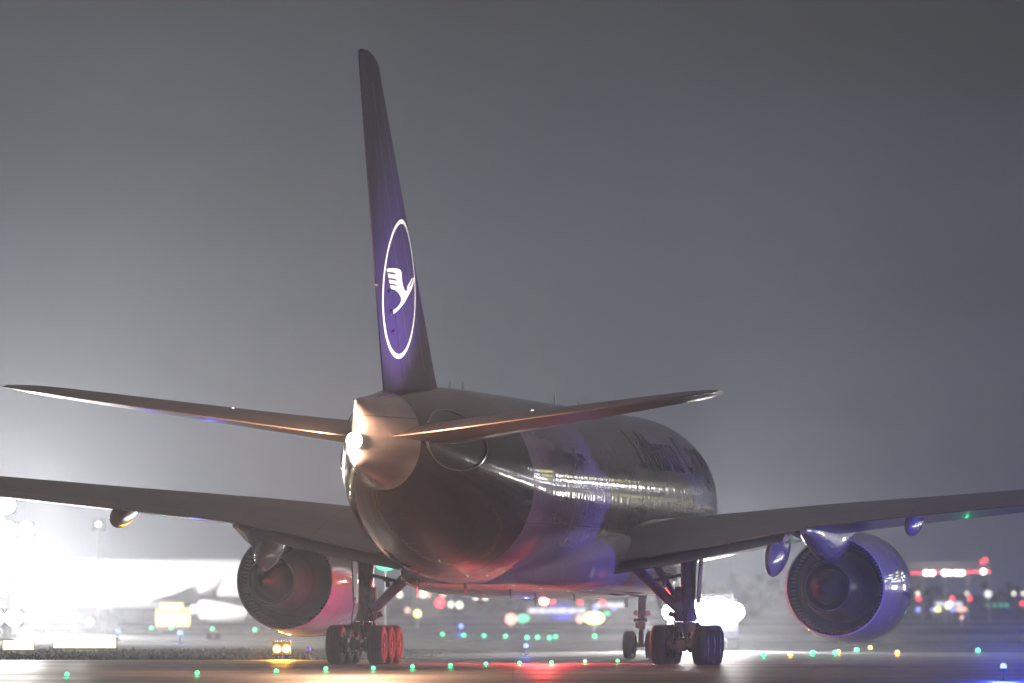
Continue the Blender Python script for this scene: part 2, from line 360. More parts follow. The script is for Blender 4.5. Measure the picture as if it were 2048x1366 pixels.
# ---- flying surfaces
def yt(x, tc): x = max(0, min(1, x)); return 5 * tc * (.2969 * math.sqrt(x) - .126 * x - .3516 * x * x + .2843 * x**3 - .1015 * x**4)
XS = [0, .004, .015, .035, .07, .12, .2, .3, .4, .5, .6, .7, .8, .9, .96, 1]
def wing_ring(y, sl, ch, zl, zt, th, side, x0=0, x1=1):
    tc = th / ch; up, lo = [], []
    xs = [x0 + (x1 - x0) * x for x in XS]
    for x in xs:
        z = zl + (zt - zl) * x; camber = .012 * ch * math.sin(math.pi * x)
        h = yt(x, tc) * ch + (.01 if x > .95 else 0)
        up.append(Vector((side * y, 31.8 - (sl + ch * x), z + h * 1.05 + camber))); lo.append(Vector((side * y, 31.8 - (sl + ch * x), z - h * .95 + camber)))
    return up + lo[::-1]
WING = [  # y, LE s, chord, zLE, zTE, thickness
    (2.0, 18.4, 15.5, 3.95, 3.35, 1.9), (3.4, 19.4, 14.5, 4.15, 3.5, 1.75), (5.5, 20.8, 13.1, 4.45, 3.82, 1.5), (10, 23.9, 10.1, 5.02, 4.7, 1.05), (14, 26.8, 8.8, 5.38, 5.15, .86), (17, 28.9, 7.9, 5.66, 5.45, .76),
    (24, 33.9, 5.6, 6.35, 6.2, .55), (29.5, 37.8, 3.8, 6.95, 6.82, .38), (31.2, 39.3, 2.6, 7.15, 7.1, .24), (32.4, 41.0, 1.2, 7.3, 7.28, .1)]
def wsec(y): return smooth_tab(WING, y)
for side in (-1, 1):
    wg = empty('wing', parent=ROOT)
    mb = MB(); ys = [2, 3.4, 4.5, 5.5, 7, 8.5, 10, 12, 14, 17, 20, 24, 27, 29.5, 30.5, 31.2, 31.9, 32.4]
    mb.rings([wing_ring(y, *wsec(y), side) for y in ys]); mb.build('wing_skin', M['wing'], wg, angle=50)
    # flaps: drooped panels along the trailing edge, a dark gap between
    for y0, y1, ddn in ((3.3, 9.0, .09), (11.2, 21.5, .04)):
        mb = MB(); rs = []
        for k in range(9):
            y = y0 + (y1 - y0) * k / 8; sl_, ch, zl, zt, th = wsec(y); c = ch * .2; s0 = sl_ + ch * .86
            z0 = zl + (zt - zl) * .86 - (.14 * ch * .1 if y0 < 5 else 0)
            rs.append(wing_ring(y, s0, c, z0 + .02, z0 - c * ddn - (.06 if y0 < 5 else 0), c * .13 + (.05 if y0 < 5 else 0), side))
        mb.rings(rs); mb.build('flap', M['wing'], wg, angle=50)
    # thin panel seams on the rear panels
    mb = MB()
    for y in (3.25, 9.1, 11.1, 21.6):
        sl_, ch, zl, zt, th = wsec(y); mb = MB(); mb.box((side * y, 31.8 - sl_ - ch * .9, zt + .04), (.04, ch * .14, .1))
        mb.build('flap_seal', M['black'], wg, smooth=False)
    # flap track fairings
    for y, ln, dp, wd, droop in ((8.6, 5.0, 1.65, .62, .16), (13.35, 3.9, 1.0, .5, .02), (20.2, 3.3, .8, .42, .02)):
        sl_, ch, zl, zt, th = wsec(y); e = sl_ + ch + (1.1 if y < 10 else .7); zb = zt + (-.02 if y < 10 else .12)
        mb = MB(); rs = []
        for k in range(15):
            t = k / 14; s = e - ln + ln * t; hgt = dp * (math.sin(math.pi * min(1, t * .92 + .08)) ** .6) * (.55 + .55 * t) * .5
            hw = wd / 2 * math.sin(math.pi * min(.985, max(.02, t))) ** .5; zc = zb - dp * (.12 + .38 * t) - droop * t
            r = []
            for q in range(20):
                a = 2 * math.pi * q / 20; r.append(Vector((side * y + hw * math.sin(a), 31.8 - s, zc + hgt * math.cos(a))))
            rs.append(r)
        mb.rings(rs); mb.build('flap_track_fairing', M['fair'], wg, angle=60)
# tailplanes
TP = [(.2, 52.6, 7.6, 7.05, 7.0, .8), (1.2, 53.4, 7.2, 7.15, 7.1, .74), (3, 54.8, 6.3, 7.38, 7.32, .62), (6, 57.0, 4.9, 7.78, 7.72, .48), (9.5, 59.7, 3.2, 8.24, 8.2, .32), (10.3, 60.4, 2.5, 8.34, 8.31, .24), (10.77, 61.3, 1.5, 8.4, 8.38, .1)]
for side in (-1, 1):
    tp = empty('tailplane', parent=ROOT)
    mb = MB(); mb.rings([wing_ring(y, *smooth_tab(TP, y), side) for y in (.2, 1.2, 2, 3, 4.5, 6, 8, 9.5, 10, 10.3, 10.6, 10.77)]); mb.build('tailplane_skin', M['stab'], tp, angle=50)
    mb = MB()   # bright bare-metal leading edge
    def le_ring(y):
        sl_, ch, zl, zt, th = smooth_tab(TP, y); r = wing_ring(y, sl_, ch, zl, zt, th, side)
        n = len(XS); idx = [4, 3, 2, 1, 0, 2 * n - 1, 2 * n - 2, 2 * n - 3, 2 * n - 4, 2 * n - 5]
        c = Vector((side * y, 31.8 - sl_ - ch * .3, zl)); return [c + (r[i] - c) * 1.006 for i in idx]
    mb.rings([le_ring(y) for y in (1.4, 3, 6, 9.5, 10.3)], False, False); mb.build('leading_edge', M['chrome'], tp, angle=60)
    mb = MB()   # static wicks
    for y in (6.5, 7.5, 8.4, 9.1, 9.7):
        sl_, ch, zl, zt, th = smooth_tab(TP, y); mb = MB(); mb.tube((side * y, 31.8 - sl_ - ch + .03, zt), (side * y, 31.8 - sl_ - ch - .22, zt + .01), .012, .006, 6)
        mb.build('static_wick', M['black'], tp)
    # root seal plate, oval, where the tailplane pivots
    mb = MB(); rs = []
    t = .035
    for k0 in (0, 1):
        r = []
        for q in range(28):
            a = 2 * math.pi * q / 28; s = 55.4 + 2.6 * math.cos(a); z = 7.05 + .95 * math.sin(a)
            tt, bb, hh = smooth_tab(FUS, s); zc = (tt + bb) / 2; xx = hh * math.sqrt(max(0, 1 - ((z - zc) / ((tt - bb) / 2)) ** 2))
            r.append(Vector((side * (xx + t * (1 - k0) + .006), 31.8 - s, z)))
        if k0 == 1: r = [r0 + (p - r0) * 1 for r0, p in zip(rs[0], r)]
        rs.append(r)
    c = sum(rs[0], Vector()) / 28
    rs = [rs[1], rs[0], [c + (p - c) * .96 + Vector((side * .012, 0, 0)) for p in rs[0]]]
    mb.rings(rs, False); mb.build('pivot_seal', M['chrome'], tp, angle=30)
# fin
def fin_sec(z):
    t = (z - 8.2) / (18.5 - 8.2); le = 49.6 + 11.0 * t; te = 58.3 + 4.95 * t
    if t < .07: le -= (1 - t / .07) ** 2 * 1.6
    if t > .965: u = (t - .965) / .035; le += 1.0 * u * u; te -= .05 * u
    return le, te
def fin_half(s, z):
    le, te = fin_sec(z); ch = te - le; return yt((s - le) / ch, .092) * ch + .012
def fin_ring(z, a=0, b=1, grow=0):
    le, te = fin_sec(z); ch = te - le; right, left = [], []
    for x in XS:
        s = le + ch * (a + (b - a) * x); h = fin_half(s, z) + grow
        right.append(Vector((h, 31.8 - s, z))); left.append(Vector((-h, 31.8 - s, z)))
    return right + left[::-1]
fin = empty('fin', parent=ROOT)
zs = [8.1, 8.3, 8.5, 8.75, 9.1, 9.6] + [10 + .8 * i for i in range(11)] + [18.15, 18.3, 18.42, 18.5]
mb = MB(); mb.rings([fin_ring(z, 0, .735) for z in zs]); mb.build('fin_skin', M['blue'], fin, angle=50)
mb = MB(); mb.rings([fin_ring(z, .741, 1) for z in [8.42] + [q for q in zs if 8.45 < q < 18.45]]); rud = mb.build('rudder', M['blue'], fin, angle=50)
for zz in (11.45, 10.85, 10.25):
    mb = MB(); s = fin_sec(zz)[0] + (fin_sec(zz)[1] - fin_sec(zz)[0]) * .8
    mb.ball((fin_half(s, zz) + .02, 31.8 - s, zz), .1, 12, (.5, 2.0, .8))
    mb.build('hinge_fairing', M['blue'], rud)
mb = MB()
for zz in (13.5, 14.6, 15.6, 16.5, 17.2):
    mb = MB(); mb.tube((0, 31.8 - fin_sec(zz)[1] + .05, zz), (0, 31.8 - fin_sec(zz)[1] - .2, zz), .01, .004, 6); mb.build('static_wick', M['rim'], rud)
mb = MB(); mb.tube((.02, 31.8 - fin_sec(11.6)[1] + .1, 11.6), (.02, 31.8 - fin_sec(11.6)[1] - .42, 11.6), .03, .015, 8)
mb.build('vent_mast', M['rim'], rud)
mb = MB()  # fine rivet seams up the fin
for fr in (.36, .6):
    for z0, z1 in ((9.2, 12.8), (12.83, 17.6)):
        pts = []
        for k in range(13):
            z = z0 + (z1 - z0) * k / 12; le, te = fin_sec(z); s = le + (te - le) * fr; pts.append((fin_half(s, z), s, z))
        b = len(mb.v)
        for h, s, z in pts: mb.v += [Vector((h + .004, 31.8 - s - .012, z)), Vector((h + .004, 31.8 - s + .012, z))]
        for k in range(12): mb.face((b + 2 * k, b + 2 * k + 1, b + 2 * k + 3, b + 2 * k + 2))
mb.build('seam', M['gear'], fin, smooth=False)
def plate(name, polys, f, m, parent, cuts, ax=0):
    """polygons (lists of 2D points, first = outline) cut into strips and laid on a curved surface by f(u, v)"""
    bm = bmesh.new()
    for poly in polys:
        vs = [bm.verts.new((p[0], p[1], 0)) for p in poly]
        for t in tessellate_polygon([[Vector((p[0], p[1], 0)) for p in poly]]):
            try: bm.faces.new([vs[i] for i in t])
            except ValueError: pass
    for axis, lo, hi, n in cuts:
        for k in range(1, n):
            c = [0, 0, 0]; c[axis] = lo + (hi - lo) * k / n; no = [0, 0, 0]; no[axis] = 1
            bmesh.ops.bisect_plane(bm, geom=bm.verts[:] + bm.edges[:] + bm.faces[:], plane_co=c, plane_no=no)
    for v in bm.verts: v.co = f(v.co.x, v.co.y)
    bmesh.ops.recalc_face_normals(bm, faces=bm.faces)
    me = bpy.data.meshes.new(name); bm.to_mesh(me); bm.free(); me.materials.append(m)
    o = bpy.data.objects.new(name, me); C.objects.link(o); o.parent = parent; return o
RC, RZ, RR = 57.15, 11.59, 2.12
def on_fin(side):
    return lambda u, v: Vector((side * (fin_half(RC - u * side, RZ + v) + .008), 31.8 - (RC - u * side), RZ + v))
K = lambda pts: [((x - 268 - (572 - y) * .03) / 117 * RR, (572 - y) / 500 * RR) for x, y in pts]
bird = K([(173, 447), (200, 436), (235, 432), (262, 436), (272, 452), (273, 490), (281, 540), (292, 572), (303, 583), (325, 562), (345, 533), (362, 500), (366, 478), (374, 474), (373, 495), (366, 520), (350, 560), (322, 610), (292, 668), (262, 712), (232, 748), (207, 768), (206, 752), (202, 735),
          (222, 730), (245, 708), (262, 682), (271, 655), (268, 628), (252, 602), (228, 584), (203, 582), (198, 558), (240, 558), (243, 549), (225, 543), (194, 546), (189, 520), (238, 521), (241, 510), (222, 504), (186, 508), (181, 478), (232, 478), (235, 468), (215, 462), (177, 466)])
beak = K([(312, 566), (318, 540), (335, 515), (355, 478), (362, 480), (343, 514), (330, 545), (321, 562)])
ring = []
nR = 48
for k in range(nR):
    a, b = 2 * math.pi * k / nR, 2 * math.pi * (k + 1) / nR
    w0 = .935
    ring.append([(RR * math.cos(a), RR * math.sin(a)), (RR * math.cos(b), RR * math.sin(b)), (RR * w0 * math.cos(b), RR * w0 * math.sin(b)), (RR * w0 * math.cos(a), RR * w0 * math.sin(a))])
for side in (1, -1):
    plate('bird_emblem', [bird, beak], on_fin(side), M['white'], fin, [(0, -2.2, 2.2, 16), (1, -2.2, 2.2, 6)])
    plate('emblem_ring', ring, on_fin(side), M['white'], fin, [])
# ---- lettering on the flank
def lettering(name, txt, size, s_start, z0, m, side=1, width=None, font_bold=.012):
    cu = bpy.data.curves.new('txt', 'FONT'); cu.body = txt; cu.size = size; cu.offset = font_bold; cu.resolution_u = 3
    o = bpy.data.objects.new('txt', cu); C.objects.link(o); dg = bpy.context.evaluated_depsgraph_get(); dg.update()
    me = bpy.data.meshes.new_from_object(o.evaluated_get(dg)); bpy.data.objects.remove(o)
    bm = bmesh.new(); bm.from_mesh(me); xm = max(v.co.x for v in bm.verts); k = (width / xm) if width else 1
    for c in range(1, 14):
        bmesh.ops.bisect_plane(bm, geom=bm.verts[:] + bm.edges[:] + bm.faces[:], plane_co=(0, -size * .3 + c * size * .1, 0), plane_no=(0, 1, 0))
    for v in bm.verts:
        u, q = v.co.x * k, v.co.y; s = s_start - u if side > 0 else s_start + u
        t, b, h = smooth_tab(FUS, s); zc = (t + b) / 2; rr = (t - b) / 2
        th = math.asin(max(-1, min(1, (z0 - zc) / rr))) + q / rr
        v.co = Vector((side * (h * math.cos(th) + .006 * math.cos(th)), 31.8 - s, zc + rr * math.sin(th) + .006 * math.sin(th)))
    bmesh.ops.recalc_face_normals(bm, faces=bm.faces)
    bm.to_mesh(me); bm.free(); me.materials.clear(); me.materials.append(m)
    ob = bpy.data.objects.new(name, me); C.objects.link(ob); ob.parent = ROOT; return ob
lettering('airline_lettering', 'Lufthansa Cargo', 2.3, 25.4, 6.75, M['ink'], width=17.5, font_bold=.03)
for wd_, s0_, w_ in (('Cargo', 45.6, 2.35), ('Human', 42.9, 2.6), ('Care', 40.0, 2.0)): lettering('small_lettering', wd_, .95, s0_, 6.55, M['ink2'], width=w_)
# antennas and drain masts
def blade(s, x, z, h, ln=.35, lean=.1, m='rim', side_up=1):
    mb = MB(); y = 31.8 - s
    mb.rings([[Vector((x - .02, y + ln / 2, z)), Vector((x + .02, y + ln / 2, z)), Vector((x + .025, y - ln / 2, z)), Vector((x - .025, y - ln / 2, z))],
              [Vector((x - .008, y - lean + ln * .2, z + h)), Vector((x + .008, y - lean + ln * .2, z + h)), Vector((x + .008, y - lean - ln * .2, z + h)), Vector((x - .008, y - lean - ln * .2, z + h))]])
    mb.build('antenna', M[m], ROOT, smooth=False)
for a in ((44.5, .0, 8.83, .32), (46.9, .0, 8.8, .3), (28, .3, 8.8, .4), (21, 0, 8.83, .3), (14, 0, 8.8, .35)): blade(*a)
for a in ((44.0, -1.5, 3.2, -1.0, .3), (42.5, -.2, 2.72, -.4), (40.2, .9, 2.6, -.38, .2), (37.0, 1.2, 2.4, -.42, .3), (38.5, -.4, 2.42, -.25, .12), (35.2, 2.2, 2.35, -.22, .15), (12, .2, 2.68, -.45, .5)): blade(*a)
mb = MB()   # door outline and hatch frame on the aft flank
for s0, s1, za, zb in ((40.6, 38.2, 3.9, 5.75),):
    for sa, sb, z_, zc_ in ((s0, s1, za, za), (s0, s1, zb, zb), (s0, s0, za, zb), (s1, s1, za, zb)):
        pa, pb = [], []
        for k in range(9):
            t = k / 8; s = sa + (sb - sa) * t; z = z_ + (zc_ - z_) * t
            tt, bb, hh = smooth_tab(FUS, s); zc = (tt + bb) / 2; xx = hh * math.sqrt(max(0, 1 - ((z - zc) / ((tt - bb) / 2)) ** 2)) + .005
            d = Vector((0, 0, .02)) if z_ == zc_ else Vector((0, .03, 0))
            pa.append(Vector((xx, 31.8 - s, z)) + d); pb.append(Vector((xx, 31.8 - s, z)) - d)
        b = len(mb.v); mb.v += pa + pb
        for k in range(8): mb.face((b + k, b + k + 1, b + 10 + k, b + 9 + k))
mb.build('hatch_outline', M['rim'], ROOT, smooth=False)

# ---- engines
def engine(side):
    e = empty('engine', (side * 9.6, 0, 2.72), parent=ROOT)
    Y = lambda s: 31.8 - s
    mb = MB(); prof = [(Y(17.6), 1.5), (Y(17.45), 1.62), (Y(17.6), 1.74), (Y(18.2), 1.86), (Y(19.4), 1.95), (Y(21), 1.96), (Y(22.6), 1.91), (Y(24), 1.81), (Y(25), 1.71), (Y(25.02), 1.66), (Y(24.3), 1.63), (Y(23), 1.62), (Y(21.8), 1.62), (Y(19), 1.55), (Y(17.6), 1.5)]
    mb.lathe(prof, n=72); na = mb.build('nacelle', M['nac'], e, angle=50)
    mb = MB(); mb.lathe([(Y(17.85), 1.79), (Y(17.42), 1.63), (Y(17.85), 1.5)], n=64); mb.build('inlet_lip', M['chrome'], na, angle=70)
    mb = MB(); mb.lathe([(Y(25.0), 1.652), (Y(24.3), 1.615), (Y(22.6), 1.6), (Y(22.5), .9)], n=72); mb.build('bypass_duct', M['duct'], e, angle=50)
    mb = MB()  # exit guide vanes and cascade slats around the duct wall
    for k in range(72):
        a = 2 * math.pi * k / 72; u = Vector((math.sin(a), 0, math.cos(a))); t = Vector((math.cos(a), 0, -math.sin(a)))
        Mx = Matrix((t, Vector((0, 1, 0)), u)).transposed()
        mb.box(u * 1.58 + Vector((0, Y(24.2), 0)), (.035, 1.1, .09), Mx)
    mb.build('cascade_vane', M['vane'], e, smooth=False)
    mb = MB(); mb.lathe([(Y(22.6), 1.22), (Y(24.2), 1.18), (Y(25.4), 1.07), (Y(26.6), .93), (Y(27.5), .84), (Y(27.51), .79), (Y(26.8), .78)], n=56); mb.build('core_cowl', M['core'], e, angle=40)
    mb = MB(); mb.lathe([(Y(25.3), 1.088), (Y(25.34), 1.082)], n=56); mb.build('cowl_seam', M['black'], e)
    mb = MB(); mb.lathe([(Y(26.8), .78), (Y(26.0), .6), (Y(26.9), .62), (Y(27.6), .54), (Y(28.3), .36), (Y(28.8), .16), (Y(28.95), .0)], n=40); mb.build('exhaust_plug', M['core2'], e, angle=40)
    # strakes / chine
    mb = MB(); mb.rings([[Vector((-side * 1.35, Y(19.2), 1.35)), Vector((-side * 1.38, Y(19.2), 1.32)), Vector((-side * 1.38, Y(21), 1.32)), Vector((-side * 1.35, Y(21), 1.35))],
                         [Vector((-side * 1.62, Y(20.0), 1.68)), Vector((-side * 1.64, Y(20.0), 1.66)), Vector((-side * 1.64, Y(20.9), 1.66)), Vector((-side * 1.62, Y(20.9), 1.68))]]); mb.build('chine', M['nac'], na, smooth=False)
    # pylon: from nacelle crown back under the wing, tapered drooping tail
    mb = MB(); rs = []
    for s, top, bot, w_ in ((19.2, 2.02, 1.85, .05), (20.5, 2.5, 1.7, .34), (22.5, 2.65, 1.5, .45), (24.5, 2.6, 1.2, .48), (26, 2.5, .95, .5), (27.3, 2.45, .78, .46), (28.6, 2.4, .95, .42), (30.5, 2.3, 1.25, .36), (32.4, 2.1, 1.6, .26), (33.6, 1.95, 1.75, .12)):
        r = []
        for q in range(20):
            a = 2 * math.pi * q / 20; cx, cz = math.sin(a), math.cos(a)
            r.append(Vector((w_ * math.copysign(abs(cx) ** .55, cx), Y(s), (top + bot) / 2 + (top - bot) / 2 * math.copysign(abs(cz) ** .7, cz))))
        rs.append(r)
    mb.rings(rs); mb.build('pylon', M['fair'], e, angle=50)
    return e
engine(-1); engine(1)

# ---- landing gear
def wheel(r, wd, parent, loc, name='wheel'):
    wh = empty(name, loc, parent=parent)
    mb = MB(); h = wd / 2
    mb.lathe([(-h * .80, r * .52), (-h * .98, r * .62), (-h, r * .78), (-h * .86, r * .93), (-h * .55, r * .99), (-h * .42, r), (-h * .4, r * .985), (-h * .36, r), (-h * .06, r), (-h * .04, r * .985), (h * .04, r * .985), (h * .06, r), (h * .36, r), (h * .4, r * .985), (h * .42, r), (h * .55, r * .99), (h * .86, r * .93), (h, r * .78), (h * .98, r * .62), (h * .8, r * .52)], axis=(1, 0, 0), n=40)
    mb.build('tyre', M['tyre'], wh, angle=50)
    mb = MB()
    for sd in (-1, 1):
        mb.lathe([(sd * h * .80, r * .54), (sd * h * .78, r * .5), (sd * h * .45, r * .44), (sd * h * .4, r * .26), (sd * h * .62, r * .2), (sd * h * .66, 0)], axis=(1, 0, 0), n=32)
        for k in range(8):
            a = 2 * math.pi * k / 8; mb.tube((sd * h * .38, r * .35 * math.cos(a), r * .35 * math.sin(a)), (sd * h * .5, r * .35 * math.cos(a), r * .35 * math.sin(a)), r * .05, n=8)
    mb.build('rim', M['rim'], wh, angle=40); return wh
def main_gear(side):
    g = empty('main_gear', (side * 5.49, 0, side * .066), parent=ROOT)   # the oleo takes up the slight bank
    w0 = wheel(.665, .53, g, (0, 0, 0)); first = True
    for ax in (-1.46, 0, 1.46):
        for sx in (-.7, .7):
            ww = w0 if first else copy_tree(w0, g); first = False; ww.location = (sx, ax, .66)
    mb = MB(); mb.box((0, 0, .66), (.3, 3.2, .34))
    for ax in (-1.46, 0, 1.46): mb.tube((-.95, ax, .66), (.95, ax, .66), .09)
    for ax in (-1.46, 0, 1.46):
        for sx in (-.36, .36): mb.tube((sx - .09, ax, .66), (sx + .09, ax, .66), .24, n=16)
    mb.build('bogie_beam', M['gear'], g)
    mb = MB(); mb.tube((0, .05, .75), (0, .08, 1.75), .15, n=20); mb.build('oleo_piston', M['chrome'], g)
    mb = MB(); mb.lathe([(0, .3), (.12, .33), (.35, .26), (.5, .24), (1.9, .27), (2.1, .32), (2.4, .32)], (0, .07, 1.45), (0, .02, 1), 24, True)
    mb.box((0, -.25, 1.25), (.62, .35, .34)); mb.tube((-.42, -.1, 1.3), (.42, -.1, 1.3), .12)
    mb.ball((.3 * -side, -.2, 1.6), .16); mb.ball((.28 * -side, -.22, 2.0), .13); mb.box((.3 * -side, -.1, 2.35), (.2, .3, .5)); mb.tube((-side * .3, -.1, 1.6), (-side * .62, -.12, 1.72), .1)
    mb.tube((0, -.34, .95), (0, -.62, 1.35), .07); mb.tube((0, -.62, 1.35), (0, -.3, 1.75), .07)
    mb.build('shock_strut', M['gear'], g)
    mb = MB(); mb.tube((-side * .2, -.05, 1.75), (-side * 2.1, -.15, 3.55), .16, .19, 16); mb.tube((-side * .2, .3, 1.8), (-side * 1.6, 1.9, 3.7), .12); mb.build('side_brace', M['gear'], g)
    mb = MB(); mb.tube((-side * .2, -.1, 3.0), (-side * 1.4, -.1, 2.75), .06); mb.tube((-side * .75, -.1, 2.95), (-side * .8, -.1, 2.6), .07); mb.box((-side * .8, -.1, 2.84), (.35, .12, .1)); mb.build('lock_link', M['gear'], g)
    mb = MB(); mb.box((side * .4, .1, 3.05), (.05, .7, 2.0), Matrix.Rotation(side * .06, 3, 'Y')); mb.build('gear_door', M['gear'], g, smooth=False)
    mb = MB(); prev = None
    for k in range(9):
        t = k / 8; p = Vector((-.3 - .1 * math.sin(t * 3.14), -.22 - .12 * math.sin(t * 6), .95 + 1.3 * t))
        if prev: mb.tube(prev, p, .02, n=6)
        prev = p
    mb.build('brake_hose', M['black'], g)
    mb = MB(); prev = None
    for k in range(9):
        t = k / 8; p = Vector((.2 + .16 * math.sin(t * 3.14), -.35, .9 + 1.0 * t))
        if prev: mb.tube(prev, p, .018, n=6)
        prev = p
    mb.build('brake_hose', M['black'], g)
    return g
main_gear(-1); main_gear(1)
ng = empty('nose_gear', (0, 25.9, 0), parent=ROOT)
nw = wheel(.53, .42, ng, (-.42, 0, .53)); n2 = copy_tree(nw, ng); n2.location = (.42, 0, .53)
mb = MB(); mb.tube((-.5, 0, .53), (.5, 0, .53), .08); mb.tube((0, 0, .5), (0, .05, 1.2), .09); mb.tube((0, .05, 1.1), (0, .15, 2.9), .15, n=16); mb.box((0, -.12, 1.25), (.36, .2, .22)); mb.tube((-.25, -.1, 1.45), (.25, -.1, 1.45), .07)
mb.tube((0, -.25, .7), (0, -.4, 1.0), .04); mb.tube((0, -.4, 1), (0, -.1, 1.3), .04); mb.tube((0, .1, 1.6), (0, 1.6, 2.9), .07); mb.build('shock_strut', M['gear'], ng)
for sx in (-.62, .62):
    mb = MB(); b = 0; x = sx
    mb.v = [Vector((x + dx, y, z)) for dx in (-.02, .02) for y, z in ((-.9, 2.75), (.7, 2.75), (.7, 1.9), (.2, 1.9))]
    for f in ((0, 1, 2, 3), (7, 6, 5, 4), (0, 4, 5, 1), (1, 5, 6, 2), (2, 6, 7, 3), (3, 7, 4, 0)): mb.face(f)
    mb.build('gear_door', M['nac'], ng, smooth=False)
for sx in (-.22, .22):
    mb = MB(); mb.tube((sx, .15, 1.7), (sx, .3, 1.7), .1); mb.build('taxi_lamp', M['chrome'], ng)

# ---- the freighter's own lamps
mb = MB(); mb.ball((-.02, 31.8 - 62.98, 6.86), .24, 18); mb.build('tail_lamp', L['warm'], ROOT)
spot((-.05, 31.8 - 63.25, 6.86), (-.3, -60, 5.2), 2300, (1, .58, .32), 110, ROOT, .1)
spot((.05, 31.8 - 63.75, 6.9), None, 5500, (1, .52, .3), parent=ROOT, r=.12, pt=True)
mb = MB(); mb.ball((0, 31.8 - 28.0, 2.14), .2, 14, (1, 1, .9)); mb.build('belly_beacon', L['red'], ROOT)
spot((0, 31.8 - 28.2, 1.98), None, 4000, (1, .05, .05), parent=ROOT, r=.1, pt=True)
spot((0, 31.8 - 27.9, 2.1), (0, 60, 2.6), 24000, (1, .06, .08), 168, ROOT, .04, .2)
for side in (-1, 1):    # logo lamps in the tailplane tops, lighting the fin
    mb = MB(); mb.ball((side * 4.6, 31.8 - 58.6, 7.86), .06, 10); mb.build('logo_lamp', L['pale'], ROOT)
    spot((side * 4.6, 31.8 - 58.6, 8.05), (0, 31.8 - 57.2, 12.0), 5200, (1, .88, .82), 72, ROOT, .08, .9)

# ------------------------------------------------------------------ taxiway lamps
LOW = mat('lamp_base_metal', (.25, .25, .26), .4, metal=.6)
def inpave(col, key):   # flush fitting
    e = empty('centreline_lamp' if col == 'green' else 'stopbar_lamp')
    mb = MB(); mb.lathe([(-.01, .17), (.02, .16), (.045, .1), (.045, 0)], axis=(0, 0, 1), n=20); mb.build('lamp_base', LOW, e)
    mb = MB(); mb.ball((0, -.06, .1), .115, 12); mb.build('lens', L[key], e); return e
def place_light(proto, p, col, power, first):
    e = proto if first else copy_tree(proto); e.location = p
    if power: spot((0, -.2, .12), (-p.x, -p.y, 1.9), power, col, 9, e, .05, .8)
    return e
GREEN, AMBER, BLUE = (.02, 1, .35), (1, .42, .03), (.06, .1, 1)
near = [(135, 1350), (395, 1347), (553, 1343), (652, 1338), (747, 1337), (825, 1334), (901, 1331), (972, 1328), (1039, 1326), (1103, 1325), (1170, 1323), (1235, 1322)]
pg = inpave('green', 'green')
for i, (x, y) in enumerate(near):
    dim = i < 3; e = place_light(pg, G(x, y + 3), GREEN, 60 if dim else 350, i == 0)
    if dim: e.scale = (.6,) * 3
    tag(e, f'green in-pavement lamp, {ORD[i]} from the left of the nearest green row', 'taxiway light', 'green lamps of the near taxi line')
row2 = [(885, 1271), (928, 1273), (968, 1274), (1011, 1275), (1054, 1278), (1075, 1277), (1099, 1278), (1111, 1276), (1189, 1275)]
for i, (x, y) in enumerate(row2):
    e = place_light(pg, G(x, y + 1), GREEN, 320, False); e.scale = (1.15,) * 3
    tag(e, f'green lamp under the freighter belly beyond the grass, {ORD[i]} from the left', 'taxiway light', 'green lamps across the far taxiway')
rowl = [(303, 1258), (343, 1258), (425, 1260), (510, 1262)]
for i, (x, y) in enumerate(rowl):
    e = place_light(pg, G(x, y + 1), GREEN, (400, 400, 300, 80)[i], False); e.scale = (1.3,) * 3
    tag(e, f'green lamp between the lit yellow sign and the left engine, {ORD[i]} from the left', 'taxiway light', 'green lamps left of the left engine')
rowr = [(1527, 1312), (1625, 1308), (1670, 1308), (1713, 1302), (1955, 1303)]
for i, (x, y) in enumerate(rowr):
    e = place_light(pg, G(x, y + 2), GREEN, 260, False); e.scale = (.95,) * 3
    tag(e, f'green lamp beneath and right of the right engine, {ORD[i]} from the left', 'taxiway light', 'green lamps under the right engine')
pa = inpave('amber', 'amber')
for i, (x, y) in enumerate([(1580, 1311), (1676, 1306), (1740, 1297), (1794, 1307)]):
    e = place_light(pa, G(x, y + 2), AMBER, 300, i == 0); e.scale = (.85,) * 3
    tag(e, f'amber lamp beneath the right engine, {ORD[i]} of four from the left', 'taxiway light', 'amber lamps under the right engine')
def edge_lamp(key, h=.34, r=.1):
    e = empty('edge_lamp')
    mb = MB(); mb.lathe([(0, .12), (.03, .12), (.05, .03), (h - .09, .03), (h - .07, .07), (h - .02, .08)], axis=(0, 0, 1), n=16, cap=True); mb.build('lamp_post', LOW, e)
    mb = MB(); mb.ball((0, 0, h + .02), r, 14, (1, 1, 1.15)); mb.build('lens', L[key], e); return e
pb = edge_lamp('blue')
for i, (x, y, D, pw, lab) in enumerate([(1052, 1299, 312, 700, 'bright blue edge lamp under the middle of the freighter belly'), (922, 1250, 560, 700, 'blue edge lamp beyond the green row, under the tail'),
        (236, 1272, 440, 250, 'blue edge lamp just right of the long glowing sign'), (361, 1277, 410, 500, 'blue edge lamp left of the left engine, in the grass')]):
    e = pb if i == 0 else copy_tree(pb); q = P(x, y, D); e.location = (q.x, q.y, 0)
    if D > 400: e.scale = (1.5,) * 3
    z = q.z if q.z > .15 else .35
    spot((0, -.15, .38), (-q.x, -q.y, 1.9), pw * 2.2, BLUE, 30, e, .06, .8)
    tag(e, lab, 'taxiway light', 'blue taxiway edge lamps')
pb2 = edge_lamp('bluebig', .36, .085); q = P(2006, 1339, 201); pb2.location = (q.x, q.y, 0)
spot((0, -.15, .4), (-q.x, -q.y, 1.9), 14000, (.04, .1, 1), 26, pb2, .08, .8)
